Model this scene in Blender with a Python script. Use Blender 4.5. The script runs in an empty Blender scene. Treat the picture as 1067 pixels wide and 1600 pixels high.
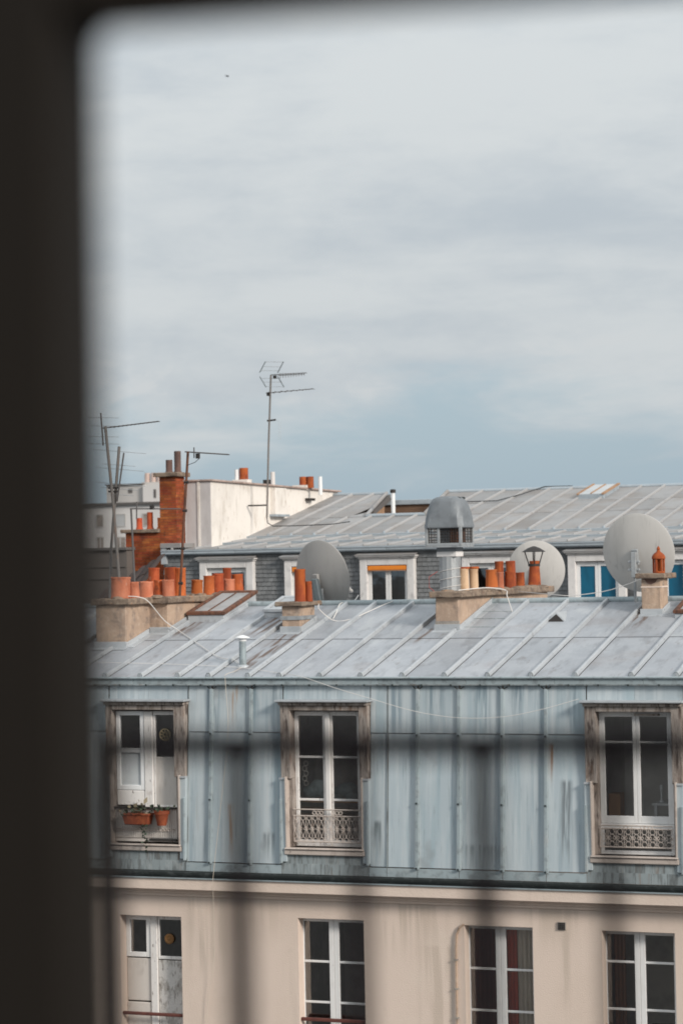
import bpy, bmesh, math, random
from mathutils import Vector, Matrix
random.seed(7)
S = bpy.context.scene
C = S.collection
R = math.radians
H = 19.6                                   # eye height above the street (local z values below are relative to the eye)

# ------------------------------------------------------------------ camera, sky, sun, exposure
cam = bpy.data.cameras.new('camera'); co = bpy.data.objects.new('camera', cam); C.objects.link(co)
cam.sensor_fit = 'HORIZONTAL'; cam.sensor_width = 24.0; cam.lens = 89.97
cam.clip_start = 0.05; cam.clip_end = 6000
cam.dof.use_dof = True; cam.dof.focus_distance = 38.5; cam.dof.aperture_fstop = 2.5
pit, rol = math.atan(70/4000), 0.02
F = Vector((0, math.cos(pit), math.sin(pit))); R0 = Vector((1, 0, 0)); U0 = Vector((0, -math.sin(pit), math.cos(pit)))
cx = R0*math.cos(rol) - U0*math.sin(rol); cy = U0*math.cos(rol) + R0*math.sin(rol)
co.matrix_world = Matrix(((cx.x, cy.x, -F.x, 0), (cx.y, cy.y, -F.y, 0), (cx.z, cy.z, -F.z, H), (0, 0, 0, 1)))
S.camera = co
S.cycles.filter_width = 1.8
S.view_settings.view_transform = 'Standard'; S.view_settings.look = 'None'
S.view_settings.exposure = 0.0; S.view_settings.gamma = 1.0; S.view_settings.use_curve_mapping = False

SUN = Vector((0.66, -0.76, 0.46)).normalized()
sl = bpy.data.lights.new('sun', 'SUN'); so = bpy.data.objects.new('sun', sl); C.objects.link(so)
sl.energy = 3.1; sl.angle = R(12); sl.color = (1.0, 0.93, 0.84)
so.rotation_euler = SUN.to_track_quat('Z', 'Y').to_euler(); so.location = (30, -20, 60)

W = bpy.data.worlds.new('World'); S.world = W; W.use_nodes = True
nt = W.node_tree; nt.nodes.clear()
def N(t, **k):
    n = nt.nodes.new(t)
    for a, b in k.items(): setattr(n, a, b)
    return n
def L(a, b): nt.links.new(a, b)
def mth(op, a, b=None, c=None, clamp=False):
    n = N('ShaderNodeMath', operation=op); n.use_clamp = clamp
    for i, x in enumerate((a, b, c)):
        if x is None: continue
        if isinstance(x, (int, float)): n.inputs[i].default_value = x
        else: L(x, n.inputs[i])
    return n.outputs[0]
def mrange(x, a, b, c=0., d=1., smooth=True):
    n = N('ShaderNodeMapRange'); n.interpolation_type = 'SMOOTHSTEP' if smooth else 'LINEAR'
    L(x, n.inputs[0])
    for i, v in enumerate((a, b, c, d)): n.inputs[i+1].default_value = v
    return n.outputs[0]
def mixc(f, a, b):
    n = N('ShaderNodeMix', data_type='RGBA')
    if isinstance(f, float): n.inputs[0].default_value = f
    else: L(f, n.inputs[0])
    for i, x in ((6, a), (7, b)):
        if isinstance(x, tuple): n.inputs[i].default_value = (*x, 1)
        else: L(x, n.inputs[i])
    return n.outputs[2]
sky = N('ShaderNodeTexSky', sky_type='NISHITA'); sky.sun_disc = False
sky.sun_elevation = math.asin(SUN.z); sky.sun_rotation = math.atan2(SUN.x, SUN.y); sky.air_density = 1.0; sky.dust_density = 1.2
tc = N('ShaderNodeTexCoord'); sp = N('ShaderNodeSeparateXYZ'); L(tc.outputs['Generated'], sp.inputs[0])
z = mth('MAXIMUM', sp.outputs[2], 0.0)
def cloud(scale, det, ofs, rough=.55, dist=0.3):
    mp = N('ShaderNodeMapping'); L(tc.outputs['Generated'], mp.inputs[0]); mp.inputs['Location'].default_value = ofs; mp.inputs['Scale'].default_value = scale
    n = N('ShaderNodeTexNoise'); L(mp.outputs[0], n.inputs['Vector'])
    n.inputs['Scale'].default_value = 1.0; n.inputs['Detail'].default_value = det
    n.inputs['Roughness'].default_value = rough; n.inputs['Distortion'].default_value = dist
    return n.outputs[0]
n1 = cloud((11, 11, 34), 9, (3.1, 1.7, .4), .60, .35); n2 = cloud((4.5, 4.5, 20), 8, (4.7, 8.3, 2.6), .54, .4); n3 = cloud((26, 26, 70), 8, (2.2, 7.7, 0), .62, .3)
cover = mrange(mth('ADD', n1, mrange(z, 0.010, 0.105, -0.30, 0.42)), 0.36, 0.72)
grey = (4.95, 5.5, 5.95); white = (6.35, 6.72, 6.88)
tone = mth('ADD', mth('MULTIPLY', n2, .72), mth('MULTIPLY', n3, .28))
ccol = mixc(mrange(tone, 0.29, 0.58), grey, white)
clear = mixc(0.85, sky.outputs[0], mixc(mrange(z, 0.01, 0.07), (4.0, 5.2, 6.2), (4.3, 5.45, 6.3)))
puff = mth('MULTIPLY', mrange(n3, 0.53, 0.66), mth('MULTIPLY', mrange(z, 0.050, 0.066), mrange(z, 0.092, 0.074)))
allc = mixc(mth('MULTIPLY', puff, .8), mixc(cover, clear, ccol), (6.3, 6.6, 6.75))
cie = mth('MULTIPLY_ADD', z, 0.75, 0.92)   # an overcast dome is brighter overhead than at the horizon
vm = N('ShaderNodeVectorMath', operation='SCALE'); L(allc, vm.inputs[0]); L(cie, vm.inputs['Scale'])
bg = N('ShaderNodeBackground'); L(vm.outputs[0], bg.inputs[0]); bg.inputs[1].default_value = 0.1
L(bg.outputs[0], N('ShaderNodeOutputWorld').inputs[0])

# ------------------------------------------------------------------ materials
def mat(name, base, rough=.7, metal=0., layers=(), rnd=0., island=0., hue=0., bump=0., bscale=30., spec=.3):
    """layers: (scale xyz, lo, hi, colour, strength[, detail]) noise masks laid over the base colour"""
    global nt
    m = bpy.data.materials.new(name); m.use_nodes = True
    nt = m.node_tree; b = nt.nodes['Principled BSDF']
    b.inputs['Roughness'].default_value = rough; b.inputs['Metallic'].default_value = metal
    b.inputs['Specular IOR Level'].default_value = spec
    t = N('ShaderNodeTexCoord'); col = tuple(base)
    oi = N('ShaderNodeObjectInfo') if (rnd or layers) else None
    for i, ly in enumerate(layers):
        sc, lo, hi, c, st = ly[:5]
        mp = N('ShaderNodeMapping'); L(t.outputs['Object'], mp.inputs[0]); mp.inputs['Scale'].default_value = sc
        if rnd:
            a = N('ShaderNodeVectorMath', operation='MULTIPLY_ADD'); a.inputs[0].default_value = (37, 11, 5)
            L(oi.outputs['Random'], a.inputs[1]); L(mp.outputs[0], a.inputs[2]); vec = a.outputs[0]
        else: vec = mp.outputs[0]
        n = N('ShaderNodeTexNoise'); L(vec, n.inputs['Vector']); n.inputs['Scale'].default_value = 1.0
        n.inputs['Detail'].default_value = ly[5] if len(ly) > 5 else 5; n.inputs['Roughness'].default_value = .6
        col = mixc(mth('MULTIPLY', mrange(n.outputs[0], lo, hi), st), col, tuple(c))
    def vary(col, src, amt, h):
        hs = N('ShaderNodeHueSaturation')
        if isinstance(col, tuple): hs.inputs['Color'].default_value = (*col, 1)
        else: L(col, hs.inputs['Color'])
        mv = N('ShaderNodeMapRange'); L(src, mv.inputs[0]); mv.inputs[3].default_value = 1-amt; mv.inputs[4].default_value = 1+amt
        L(mv.outputs[0], hs.inputs['Value'])
        if h:
            mh = N('ShaderNodeMapRange'); L(mth('FRACT', mth('MULTIPLY', src, 7.31)), mh.inputs[0]); mh.inputs[3].default_value = .5-h; mh.inputs[4].default_value = .5+h
            L(mh.outputs[0], hs.inputs['Hue'])
        return hs.outputs[0]
    if rnd: col = vary(col, oi.outputs['Random'], rnd, hue)
    if island: col = vary(col, N('ShaderNodeNewGeometry').outputs['Random Per Island'], island, hue)
    if isinstance(col, tuple): b.inputs['Base Color'].default_value = (*col, 1)
    else: L(col, b.inputs['Base Color'])
    if bump:
        n = N('ShaderNodeTexNoise'); L(t.outputs['Object'], n.inputs['Vector']); n.inputs['Scale'].default_value = bscale
        n.inputs['Detail'].default_value = 6
        bp = N('ShaderNodeBump'); bp.inputs['Strength'].default_value = bump; bp.inputs['Distance'].default_value = .02
        L(n.outputs[0], bp.inputs['Height']); L(bp.outputs[0], b.inputs['Normal'])
    return m
def glass(name, tint=(1, 1, 1), gl=.10, rough=.02, wav=.08):
    global nt
    m = bpy.data.materials.new(name); m.use_nodes = True; nt = m.node_tree; nt.nodes.clear()
    tr = N('ShaderNodeBsdfTransparent'); tr.inputs[0].default_value = (*tint, 1)
    g = N('ShaderNodeBsdfGlossy'); g.inputs['Roughness'].default_value = rough; g.inputs[0].default_value = (1, 1, 1, 1)
    fr = N('ShaderNodeFresnel'); fr.inputs[0].default_value = 1.6
    tcn = N('ShaderNodeTexCoord'); nz = N('ShaderNodeTexNoise'); L(tcn.outputs['Object'], nz.inputs['Vector']); nz.inputs['Scale'].default_value = 2.5
    bp = N('ShaderNodeBump'); bp.inputs['Strength'].default_value = wav; bp.inputs['Distance'].default_value = .05
    L(nz.outputs[0], bp.inputs['Height']); L(bp.outputs[0], g.inputs['Normal'])
    mx = N('ShaderNodeMixShader'); L(mth('ADD', fr.outputs[0], gl-.05), mx.inputs[0]); L(tr.outputs[0], mx.inputs[1]); L(g.outputs[0], mx.inputs[2])
    L(mx.outputs[0], N('ShaderNodeOutputMaterial').inputs[0])
    return m

def rust_runs(m, u, v0, v1, w, ax=1, col=(.13, .085, .065), sc=(16, 1.3, 3), f0=.5, f1=.08):
    global nt
    nt = m.node_tree; b = nt.nodes['Principled BSDF']; src = b.inputs['Base Color'].links[0].from_socket
    t = N('ShaderNodeTexCoord'); sp_ = N('ShaderNodeSeparateXYZ'); L(t.outputs['Object'], sp_.inputs[0])
    lat = mrange(mth('ABSOLUTE', mth('SUBTRACT', sp_.outputs[0], u)), w, w*.25)
    lon = mth('MULTIPLY', mrange(sp_.outputs[ax], v0, v0+f0), mrange(sp_.outputs[ax], v1+f1, v1-.05))
    mp = N('ShaderNodeMapping'); L(t.outputs['Object'], mp.inputs[0]); mp.inputs['Scale'].default_value = sc
    n = N('ShaderNodeTexNoise'); L(mp.outputs[0], n.inputs['Vector']); n.inputs['Scale'].default_value = 1; n.inputs['Detail'].default_value = 4
    k = mth('MULTIPLY', mth('MULTIPLY', lat, lon), mrange(n.outputs[0], .40, .58))
    L(mixc(k, src, col), b.inputs['Base Color'])
M = {}
M['zinc_roof'] = mat('zinc_roof', (.335, .352, .38), .5, .1, [((1.1, 1.1, 3), .42, .62, (.40, .415, .44), .8), ((5, 1.2, 5), .48, .68, (.235, .245, .265), .65), ((.7, .9, 2), .54, .70, (.29, .275, .28), .6), ((30, 12, 30), .5, .75, (.46, .47, .49), .4), ((9, 2, 9), .60, .72, (.17, .15, .14), .5), ((2.2, .5, 2), .60, .68, (.43, .445, .46), .7)], rnd=.10, bump=.35, bscale=3.5, spec=.4)
for q in ((-1.78, .3, 2.45, .22), (.40, 1.6, 2.5, .07), (3.45, 2.3, 3.3, .25), (-3.75, 2.0, 3.2, .3), (-2.35, 2.0, 3.3, .2)): rust_runs(M['zinc_roof'], *q)
_ = 0
M['zinc_batten'] = mat('zinc_batten', (.44, .46, .48), .5, .15, [((4, 2, 4), .45, .7, (.33, .35, .37), .7), ((14, 6, 14), .58, .72, (.24, .24, .25), .6)], rnd=.08, spec=.35)
M['zinc_wall'] = mat('zinc_wall', (.41, .468, .50), .5, .1, [((7, 2, .35), .40, .62, (.51, .555, .575), .8), ((14, 3, .5), .52, .68, (.30, .37, .41), .65), ((3.2, 2, .25), .54, .70, (.31, .40, .44), .6), ((2, 2, 1.2), .58, .72, (.27, .29, .30), .55), ((22, 3, .6), .58, .74, (.53, .545, .545), .65), ((9, 3, .3), .66, .76, (.38, .29, .23), .45), ((30, 4, 1.5), .60, .70, (.22, .26, .28), .5)], rnd=.08, bump=.3, bscale=3, spec=.35)
for u_, z0_, z1_, w_, c_ in ((-1.76, -2.6, -1.72, .10, (.36, .24, .16)), (-1.80, -4.4, -3.5, .07, (.38, .27, .19)), (2.98, -3.3, -2.6, .07, (.30, .17, .10)), (3.2, -4.4, -3.1, .12, (.19, .215, .23)),
        (-2.10, -2.7, -1.72, .16, (.22, .28, .315)), (-1.48, -2.6, -1.72, .16, (.22, .28, .315)), (.72, -2.8, -1.72, .13, (.24, .30, .34)), (1.30, -2.6, -1.72, .18, (.22, .28, .315)), (2.0, -2.9, -1.72, .16, (.21, .27, .31)), (2.55, -2.6, -1.72, .2, (.23, .29, .33)),
        (3.3, -2.7, -1.72, .13, (.22, .28, .32)), (-1.1, -2.5, -1.72, .12, (.24, .29, .32)), (.45, -4.4, -3.7, .1, (.16, .19, .20)), (2.0, -4.4, -4.0, .5, (.18, .21, .22)), (-1.2, -4.4, -3.9, .16, (.17, .19, .20))):
    rust_runs(M['zinc_wall'], u_, H+z0_, H+z1_, w_, 2, c_, (17, 3, .9), .6, .03)
M['zinc_trim'] = mat('zinc_trim', (.33, .385, .405), .5, .12, [((9, 9, 9), .48, .7, (.19, .21, .22), .75), ((3, 3, 3), .5, .75, (.43, .455, .46), .6)], rnd=.10, spec=.35)
M['zinc_far'] = mat('zinc_far', (.315, .31, .31), .6, .08, [((.9, .7, 2), .42, .64, (.27, .24, .22), .75), ((4, 1.2, 3), .5, .7, (.23, .235, .245), .6), ((2, .6, 2), .56, .75, (.39, .39, .39), .6), ((.35, .5, 1), .50, .66, (.24, .215, .20), .5)], rnd=.11, spec=.3)
M['zinc_far_batten'] = mat('zinc_far_batten', (.375, .37, .37), .55, .08, [((4, 2, 4), .5, .7, (.29, .275, .265), .6)], rnd=.07)
M['zinc_far_trim'] = mat('zinc_far_trim', (.36, .405, .44), .5, .1, [((3, 5, 5), .45, .7, (.25, .275, .30), .6)], rnd=.08)
M['zinc_grime'] = mat('zinc_grime', (.27, .305, .315), .65, .08, [((16, 4, 2.5), .46, .62, (.13, .14, .14), .8), ((11, 3, .8), .58, .70, (.19, .13, .095), .6), ((5, 3, 3), .50, .7, (.38, .41, .415), .7)], rnd=.18)
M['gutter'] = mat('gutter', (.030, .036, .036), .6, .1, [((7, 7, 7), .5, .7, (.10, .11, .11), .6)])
M['plaster'] = mat('plaster', (.70, .575, .495), .92, 0, [((.6, .6, .5), .40, .65, (.65, .53, .45), .8), ((5, 5, .35), .54, .74, (.56, .46, .39), .4), ((1.1, 1.1, .9), .60, .66, (.70, .59, .505), .5), ((16, 16, 16), .45, .7, (.69, .58, .49), .35), ((1.7, 1.7, 1.7), .63, .72, (.52, .43, .365), .5), ((60, 60, 60), .60, .70, (.56, .46, .39), .5, 2)], bump=.3, bscale=60, spec=.1)
for u_, z0_, z1_, w_ in ((-2.2, -6.2, -4.84, .5), (.9, -5.8, -4.84, .7), (3.15, -6.6, -5.12, .09), (1.3, -7.5, -5.4, .4), (-1.4, -5.6, -4.84, .5), (3.0, -5.6, -4.84, .6)):
    rust_runs(M['plaster'], u_, H+z0_, H+z1_, w_, 2, (.57, .47, .395), (9, 3, .5), .8, .02)
M['plaster_chimney'] = mat('plaster_chimney', (.46, .335, .25), .95, 0, [((2.5, 2.5, 2), .42, .62, (.36, .265, .205), .9), ((4, 4, 5), .54, .68, (.20, .165, .145), .7), ((12, 12, 12), .5, .72, (.55, .44, .35), .55), ((7, 7, 1.2), .58, .70, (.25, .20, .165), .6)], bump=.35, bscale=25, spec=.1)
M['cement_grey'] = mat('cement_grey', (.33, .30, .27), .95, 0, [((6, 6, 6), .45, .65, (.20, .18, .165), .7)], bump=.3, bscale=30, spec=.1)
M['slab'] = mat('slab', (.25, .19, .145), .95, 0, [((6, 6, 9), .42, .62, (.14, .105, .085), .85), ((15, 15, 15), .54, .72, (.36, .30, .24), .6), ((5, 5, 5), .58, .70, (.36, .18, .095), .55)], rnd=.08, bump=.5, bscale=22, spec=.1)
M['terracotta'] = mat('terracotta', (.50, .125, .045), .85, 0, [((5, 5, 3), .42, .64, (.36, .075, .03), .85), ((8, 8, 4), .56, .70, (.11, .042, .03), .75), ((14, 14, 8), .60, .73, (.56, .30, .20), .6)], rnd=.2, hue=.012, bump=.15, bscale=30, spec=.15)
M['terracotta_pale'] = mat('terracotta_pale', (.53, .20, .12), .85, 0, [((6, 6, 4), .42, .64, (.42, .135, .075), .85), ((9, 9, 4), .56, .70, (.25, .13, .10), .65), ((20, 20, 10), .60, .72, (.60, .42, .34), .5)], rnd=.12, bump=.15, bscale=30, spec=.1)
M['terracotta_dark'] = mat('terracotta_dark', (.27, .06, .026), .85, 0, [((5, 5, 3), .42, .64, (.43, .11, .03), .8), ((7, 7, 3), .56, .72, (.085, .036, .028), .8)], rnd=.14, bump=.15, bscale=30, spec=.2)
M['pot_buff'] = mat('pot_buff', (.62, .43, .28), .85, 0, [((6, 6, 4), .5, .7, (.42, .26, .15), .8)], rnd=.08)
M['pot_brown'] = mat('pot_brown', (.13, .075, .06), .8, 0, [((5, 5, 3), .45, .7, (.08, .05, .045), .8)])
M['wood'] = mat('wood_worn', (.35, .305, .275), .85, 0, [((14, 8, 2.2), .44, .62, (.17, .135, .115), .85), ((24, 10, 4), .52, .66, (.06, .045, .04), .8), ((4, 4, 2), .56, .72, (.20, .11, .07), .6), ((10, 10, 5), .58, .74, (.52, .46, .42), .65)], rnd=.08, bump=.3, bscale=40, spec=.15)
M['wood_paint'] = mat('wood_paint', (.50, .43, .385), .8, 0, [((10, 8, 4), .50, .70, (.36, .30, .265), .75), ((26, 16, 7), .61, .72, (.13, .10, .09), .8)], rnd=.05, bump=.2, bscale=40, spec=.2)
M['sash'] = mat('sash_peeling', (.74, .71, .685), .7, 0, [((20, 14, 5), .56, .70, (.50, .45, .42), .75), ((38, 20, 10), .62, .70, (.13, .10, .09), .8)], rnd=.04, bump=.2, bscale=50)
M['board'] = mat('board_paint', (.56, .515, .475), .8, 0, [((8, 8, 3), .5, .7, (.46, .415, .38), .8)], rnd=.04, bump=.1, bscale=30)
M['board_peel'] = mat('board_peeling', (.60, .57, .54), .85, 0, [((9, 6, 4), .48, .60, (.36, .33, .30), .8), ((26, 16, 8), .54, .66, (.16, .135, .12), .75)], bump=.4, bscale=40)
M['pvc'] = mat('white_plastic', (.78, .78, .78), .4, 0, [((3, 3, 3), .5, .75, (.68, .68, .68), .6)], rnd=.02, spec=.4)
M['paint_grey'] = mat('paint_greywhite', (.72, .71, .70), .6, 0, [((12, 9, 4), .5, .72, (.62, .60, .585), .7), ((22, 22, 10), .66, .75, (.32, .28, .26), .6)], rnd=.03)
M['stone_white'] = mat('white_surround', (.70, .675, .66), .85, 0, [((4, 4, 3), .45, .68, (.58, .56, .55), .8), ((9, 9, 5), .58, .72, (.40, .38, .37), .55)], rnd=.05, bump=.15, bscale=20, spec=.15)
M['render_white'] = mat('render_white', (.76, .71, .66), .92, 0, [((1.2, 1.2, .7), .42, .64, (.67, .625, .58), .85), ((3, 3, 1.2), .54, .70, (.52, .465, .41), .6), ((9, 9, 5), .58, .70, (.44, .36, .30), .5), ((5, 5, .7), .58, .72, (.50, .455, .41), .5)], bump=.2, bscale=14, spec=.1)
M['render_shaded'] = mat('render_shaded', (.54, .51, .50), .92, 0, [((2, 2, 1), .45, .68, (.45, .42, .41), .8)], bump=.1, bscale=14, spec=.1)  # darker copy of the white render, shade of the front put into its colour
M['coping'] = mat('coping', (.40, .30, .26), .9, 0, [((3, 3, 3), .45, .65, (.24, .18, .16), .8), ((10, 10, 10), .55, .7, (.52, .46, .42), .7)], rnd=.12)
M['brick'] = mat('brick', (.31, .085, .034), .9, 0, [((2.3, 2.3, 2.3), .42, .62, (.20, .052, .026), .85), ((6, 6, 4), .56, .70, (.085, .036, .027), .7), ((1.2, 1.2, 2), .54, .66, (.40, .125, .042), .7)], island=.2, hue=.008, bump=.3, bscale=40, spec=.1)
M['mortar'] = mat('mortar', (.22, .13, .09), .95, 0, [((5, 5, 5), .45, .65, (.14, .08, .055), .7)], spec=.05)
M['slate'] = mat('slate', (.175, .18, .185), .6, 0, [((3, 3, 2), .45, .68, (.125, .13, .135), .8), ((6, 6, 1), .6, .75, (.24, .24, .24), .5)], island=.14, spec=.35)
M['slate_wall'] = mat('slate_backing', (.10, .103, .106), .9)
M['tile'] = mat('roof_tile', (.062, .042, .037), .9, 0, [((3, 3, 3), .45, .66, (.05, .037, .034), .8)], rnd=.22)
M['timber'] = mat('timber', (.40, .25, .16), .85, 0, [((3, 6, 12), .45, .66, (.27, .16, .10), .8)], spec=.1)
M['brown_wall'] = mat('brown_wall', (.20, .125, .085), .9, 0, [((2, 2, 14), .45, .66, (.12, .075, .055), .8)], spec=.1)
M['grey_render'] = mat('grey_render', (.145, .128, .118), .95, 0, [((.9, .9, .7), .42, .66, (.115, .10, .094), .8)], bump=.1, bscale=6, spec=.1)
M['far_render'] = mat('far_render', (.66, .63, .61), .9, 0, [((.6, .6, .4), .45, .68, (.58, .55, .53), .7)], spec=.1)
M['far_render_grey'] = mat('far_render_grey', (.50, .475, .455), .9, 0, [((.6, .6, .4), .45, .68, (.43, .41, .39), .7)], spec=.1)
M['flue_pink'] = mat('flue_pink', (.55, .42, .37), .9)
M['far_roof'] = mat('far_roof', (.12, .11, .105), .9)
M['shutter'] = mat('shutter', (.48, .48, .48), .6)
M['iron'] = mat('cast_iron_painted', (.52, .455, .41), .7, .0, [((30, 30, 30), .56, .70, (.24, .15, .11), .7)], spec=.25)
M['iron_dark'] = mat('iron_dark', (.045, .04, .038), .6, .3)
M['rust'] = mat('rusty_steel', (.16, .072, .045), .8, .1, [((9, 9, 5), .45, .62, (.075, .045, .036), .8), ((20, 20, 4), .58, .7, (.26, .17, .13), .6)], rnd=.1)
M['oxide'] = mat('oxide_red_paint', (.13, .045, .035), .55, 0, [((12, 12, 12), .5, .7, (.07, .03, .027), .8)])
M['mast'] = mat('weathered_mast', (.20, .185, .175), .55, .4, [((20, 20, 5), .5, .7, (.30, .20, .15), .6)], rnd=.1)
M['antenna'] = mat('antenna_alloy', (.13, .12, .118), .5, .4, rnd=.1)
M['galv'] = mat('galvanised_steel', (.36, .375, .385), .5, .3, [((9, 9, 6), .45, .66, (.24, .25, .26), .8)], rnd=.05, bump=.1, bscale=20)
M['cowl'] = mat('cowl_grey', (.20, .215, .23), .55, .2, [((5, 5, 5), .45, .68, (.145, .155, .165), .8), ((14, 14, 8), .6, .72, (.28, .29, .30), .6)], bump=.1, bscale=18)
M['dish'] = mat('dish_grey', (.36, .345, .33), .65, 0, [((3, 3, 1.2), .45, .68, (.30, .29, .275), .8), ((16, 16, 3), .60, .74, (.24, .23, .22), .45)], spec=.2)
M['dish_white'] = mat('dish_white', (.49, .472, .45), .65, 0, [((3, 3, 1.2), .45, .68, (.42, .405, .385), .8), ((22, 22, 1.5), .56, .70, (.33, .315, .30), .5)], spec=.2)
M['bracket'] = mat('bracket_green_grey', (.13, .155, .165), .6, .2, [((12, 12, 12), .5, .7, (.20, .21, .21), .6)])
M['cable'] = mat('cable_white', (.68, .65, .62), .6)
M['cable_black'] = mat('cable_black', (.04, .04, .042), .6)
M['cable_red'] = mat('cable_red', (.40, .10, .09), .6)
M['glass'] = glass('window_glass')
M['glass_far'] = glass('window_glass_far', (.9, .9, .9), .10, .03, .015)
M['glass_roof'] = glass('rooflight_glass', (.92, .94, .95), .13, .12)
M['rooflight_pane'] = mat('rooflight_pane', (.33, .32, .315), .4, 0, [((3, 3, 3), .42, .65, (.25, .24, .235), .8)], spec=.4)
M['frost'] = mat('frosted_glass', (.50, .52, .53), .35, 0, [((2, 2, 1.2), .4, .7, (.40, .42, .43), .8)], spec=.5)
M['room'] = mat('room_wall', (.52, .46, .41), .95, 0, [((1.3, 1.3, 1.3), .42, .6, (.30, .26, .23), .8)])
M['room_pale'] = mat('room_wall_pale', (.72, .69, .65), .95, 0, [((1.3, 1.3, 1.3), .42, .6, (.55, .52, .49), .8)])
M['room_dark'] = mat('room_wall_dark', (.34, .29, .26), .95, 0, [((1.3, 1.3, 1.3), .42, .6, (.20, .17, .15), .8)])
M['room_red'] = mat('room_wall_red', (.40, .15, .12), .95)
M['orange'] = mat('orange_fabric', (.78, .24, .03), .8, 0, [((6, 6, 14), .45, .7, (.68, .19, .025), .7)])
M['blue_cloth'] = mat('blue_curtain', (.012, .26, .42), .7, 0, [((6, 4, 1), .4, .65, (.008, .20, .34), .8)])
M['blue_film'] = mat('blue_film', (.010, .115, .20), .25, 0, [((5, 4, 1.5), .4, .65, (.008, .085, .15), .8)], spec=.4)
M['red_cloth'] = mat('red_curtain', (.50, .06, .025), .85, 0, [((24, 4, 1), .4, .65, (.36, .04, .018), .8)])
M['wine_cloth'] = mat('wine_curtain', (.20, .055, .045), .9, 0, [((24, 4, 1), .4, .65, (.13, .035, .03), .8)])
M['beige_cloth'] = mat('beige_curtain', (.62, .54, .45), .9, 0, [((24, 4, 1), .4, .65, (.50, .43, .36), .8)])
M['brown_cloth'] = mat('brown_curtain', (.30, .12, .05), .9, 0, [((24, 4, 1), .4, .65, (.20, .08, .035), .8)])
M['grey_cloth'] = mat('grey_cloth', (.28, .32, .31), .95, 0, [((6, 6, 6), .4, .65, (.16, .19, .19), .8)])
M['card'] = mat('cardboard', (.46, .25, .12), .9, 0, [((4, 4, 4), .45, .7, (.38, .20, .10), .7)])
M['leaf'] = mat('leaf_green', (.045, .062, .040), .7, 0, island=.45, hue=.03)
M['leaf_dry'] = mat('leaf_dry', (.30, .25, .17), .8, 0, island=.3)
M['flower_pot'] = mat('flower_pot_clay', (.20, .048, .021), .75, 0, [((12, 12, 8), .5, .7, (.33, .09, .035), .8)])
M['brass'] = mat('vent_yellowed', (.36, .29, .17), .6)
M['amber'] = mat('vent_amber', (.20, .10, .035), .6, 0, [((30, 30, 30), .45, .65, (.20, .09, .03), .7)])
M['frame_dark'] = mat('window_paint_dark', (.0115, .0090, .0070), .75, spec=.15)
M['rail_dark'] = mat('railing_paint', (.010, .0075, .009), .7, spec=.15)
M['asphalt'] = mat('asphalt', (.05, .05, .05), .95, 0, [((.2, .2, .2), .4, .7, (.07, .068, .065), .7)])
M['floor'] = mat('floor_boards', (.16, .10, .06), .6)
M['bird'] = mat('bird_dark', (.03, .03, .033), .8)
M['rust_stain'] = M['rust']

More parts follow.
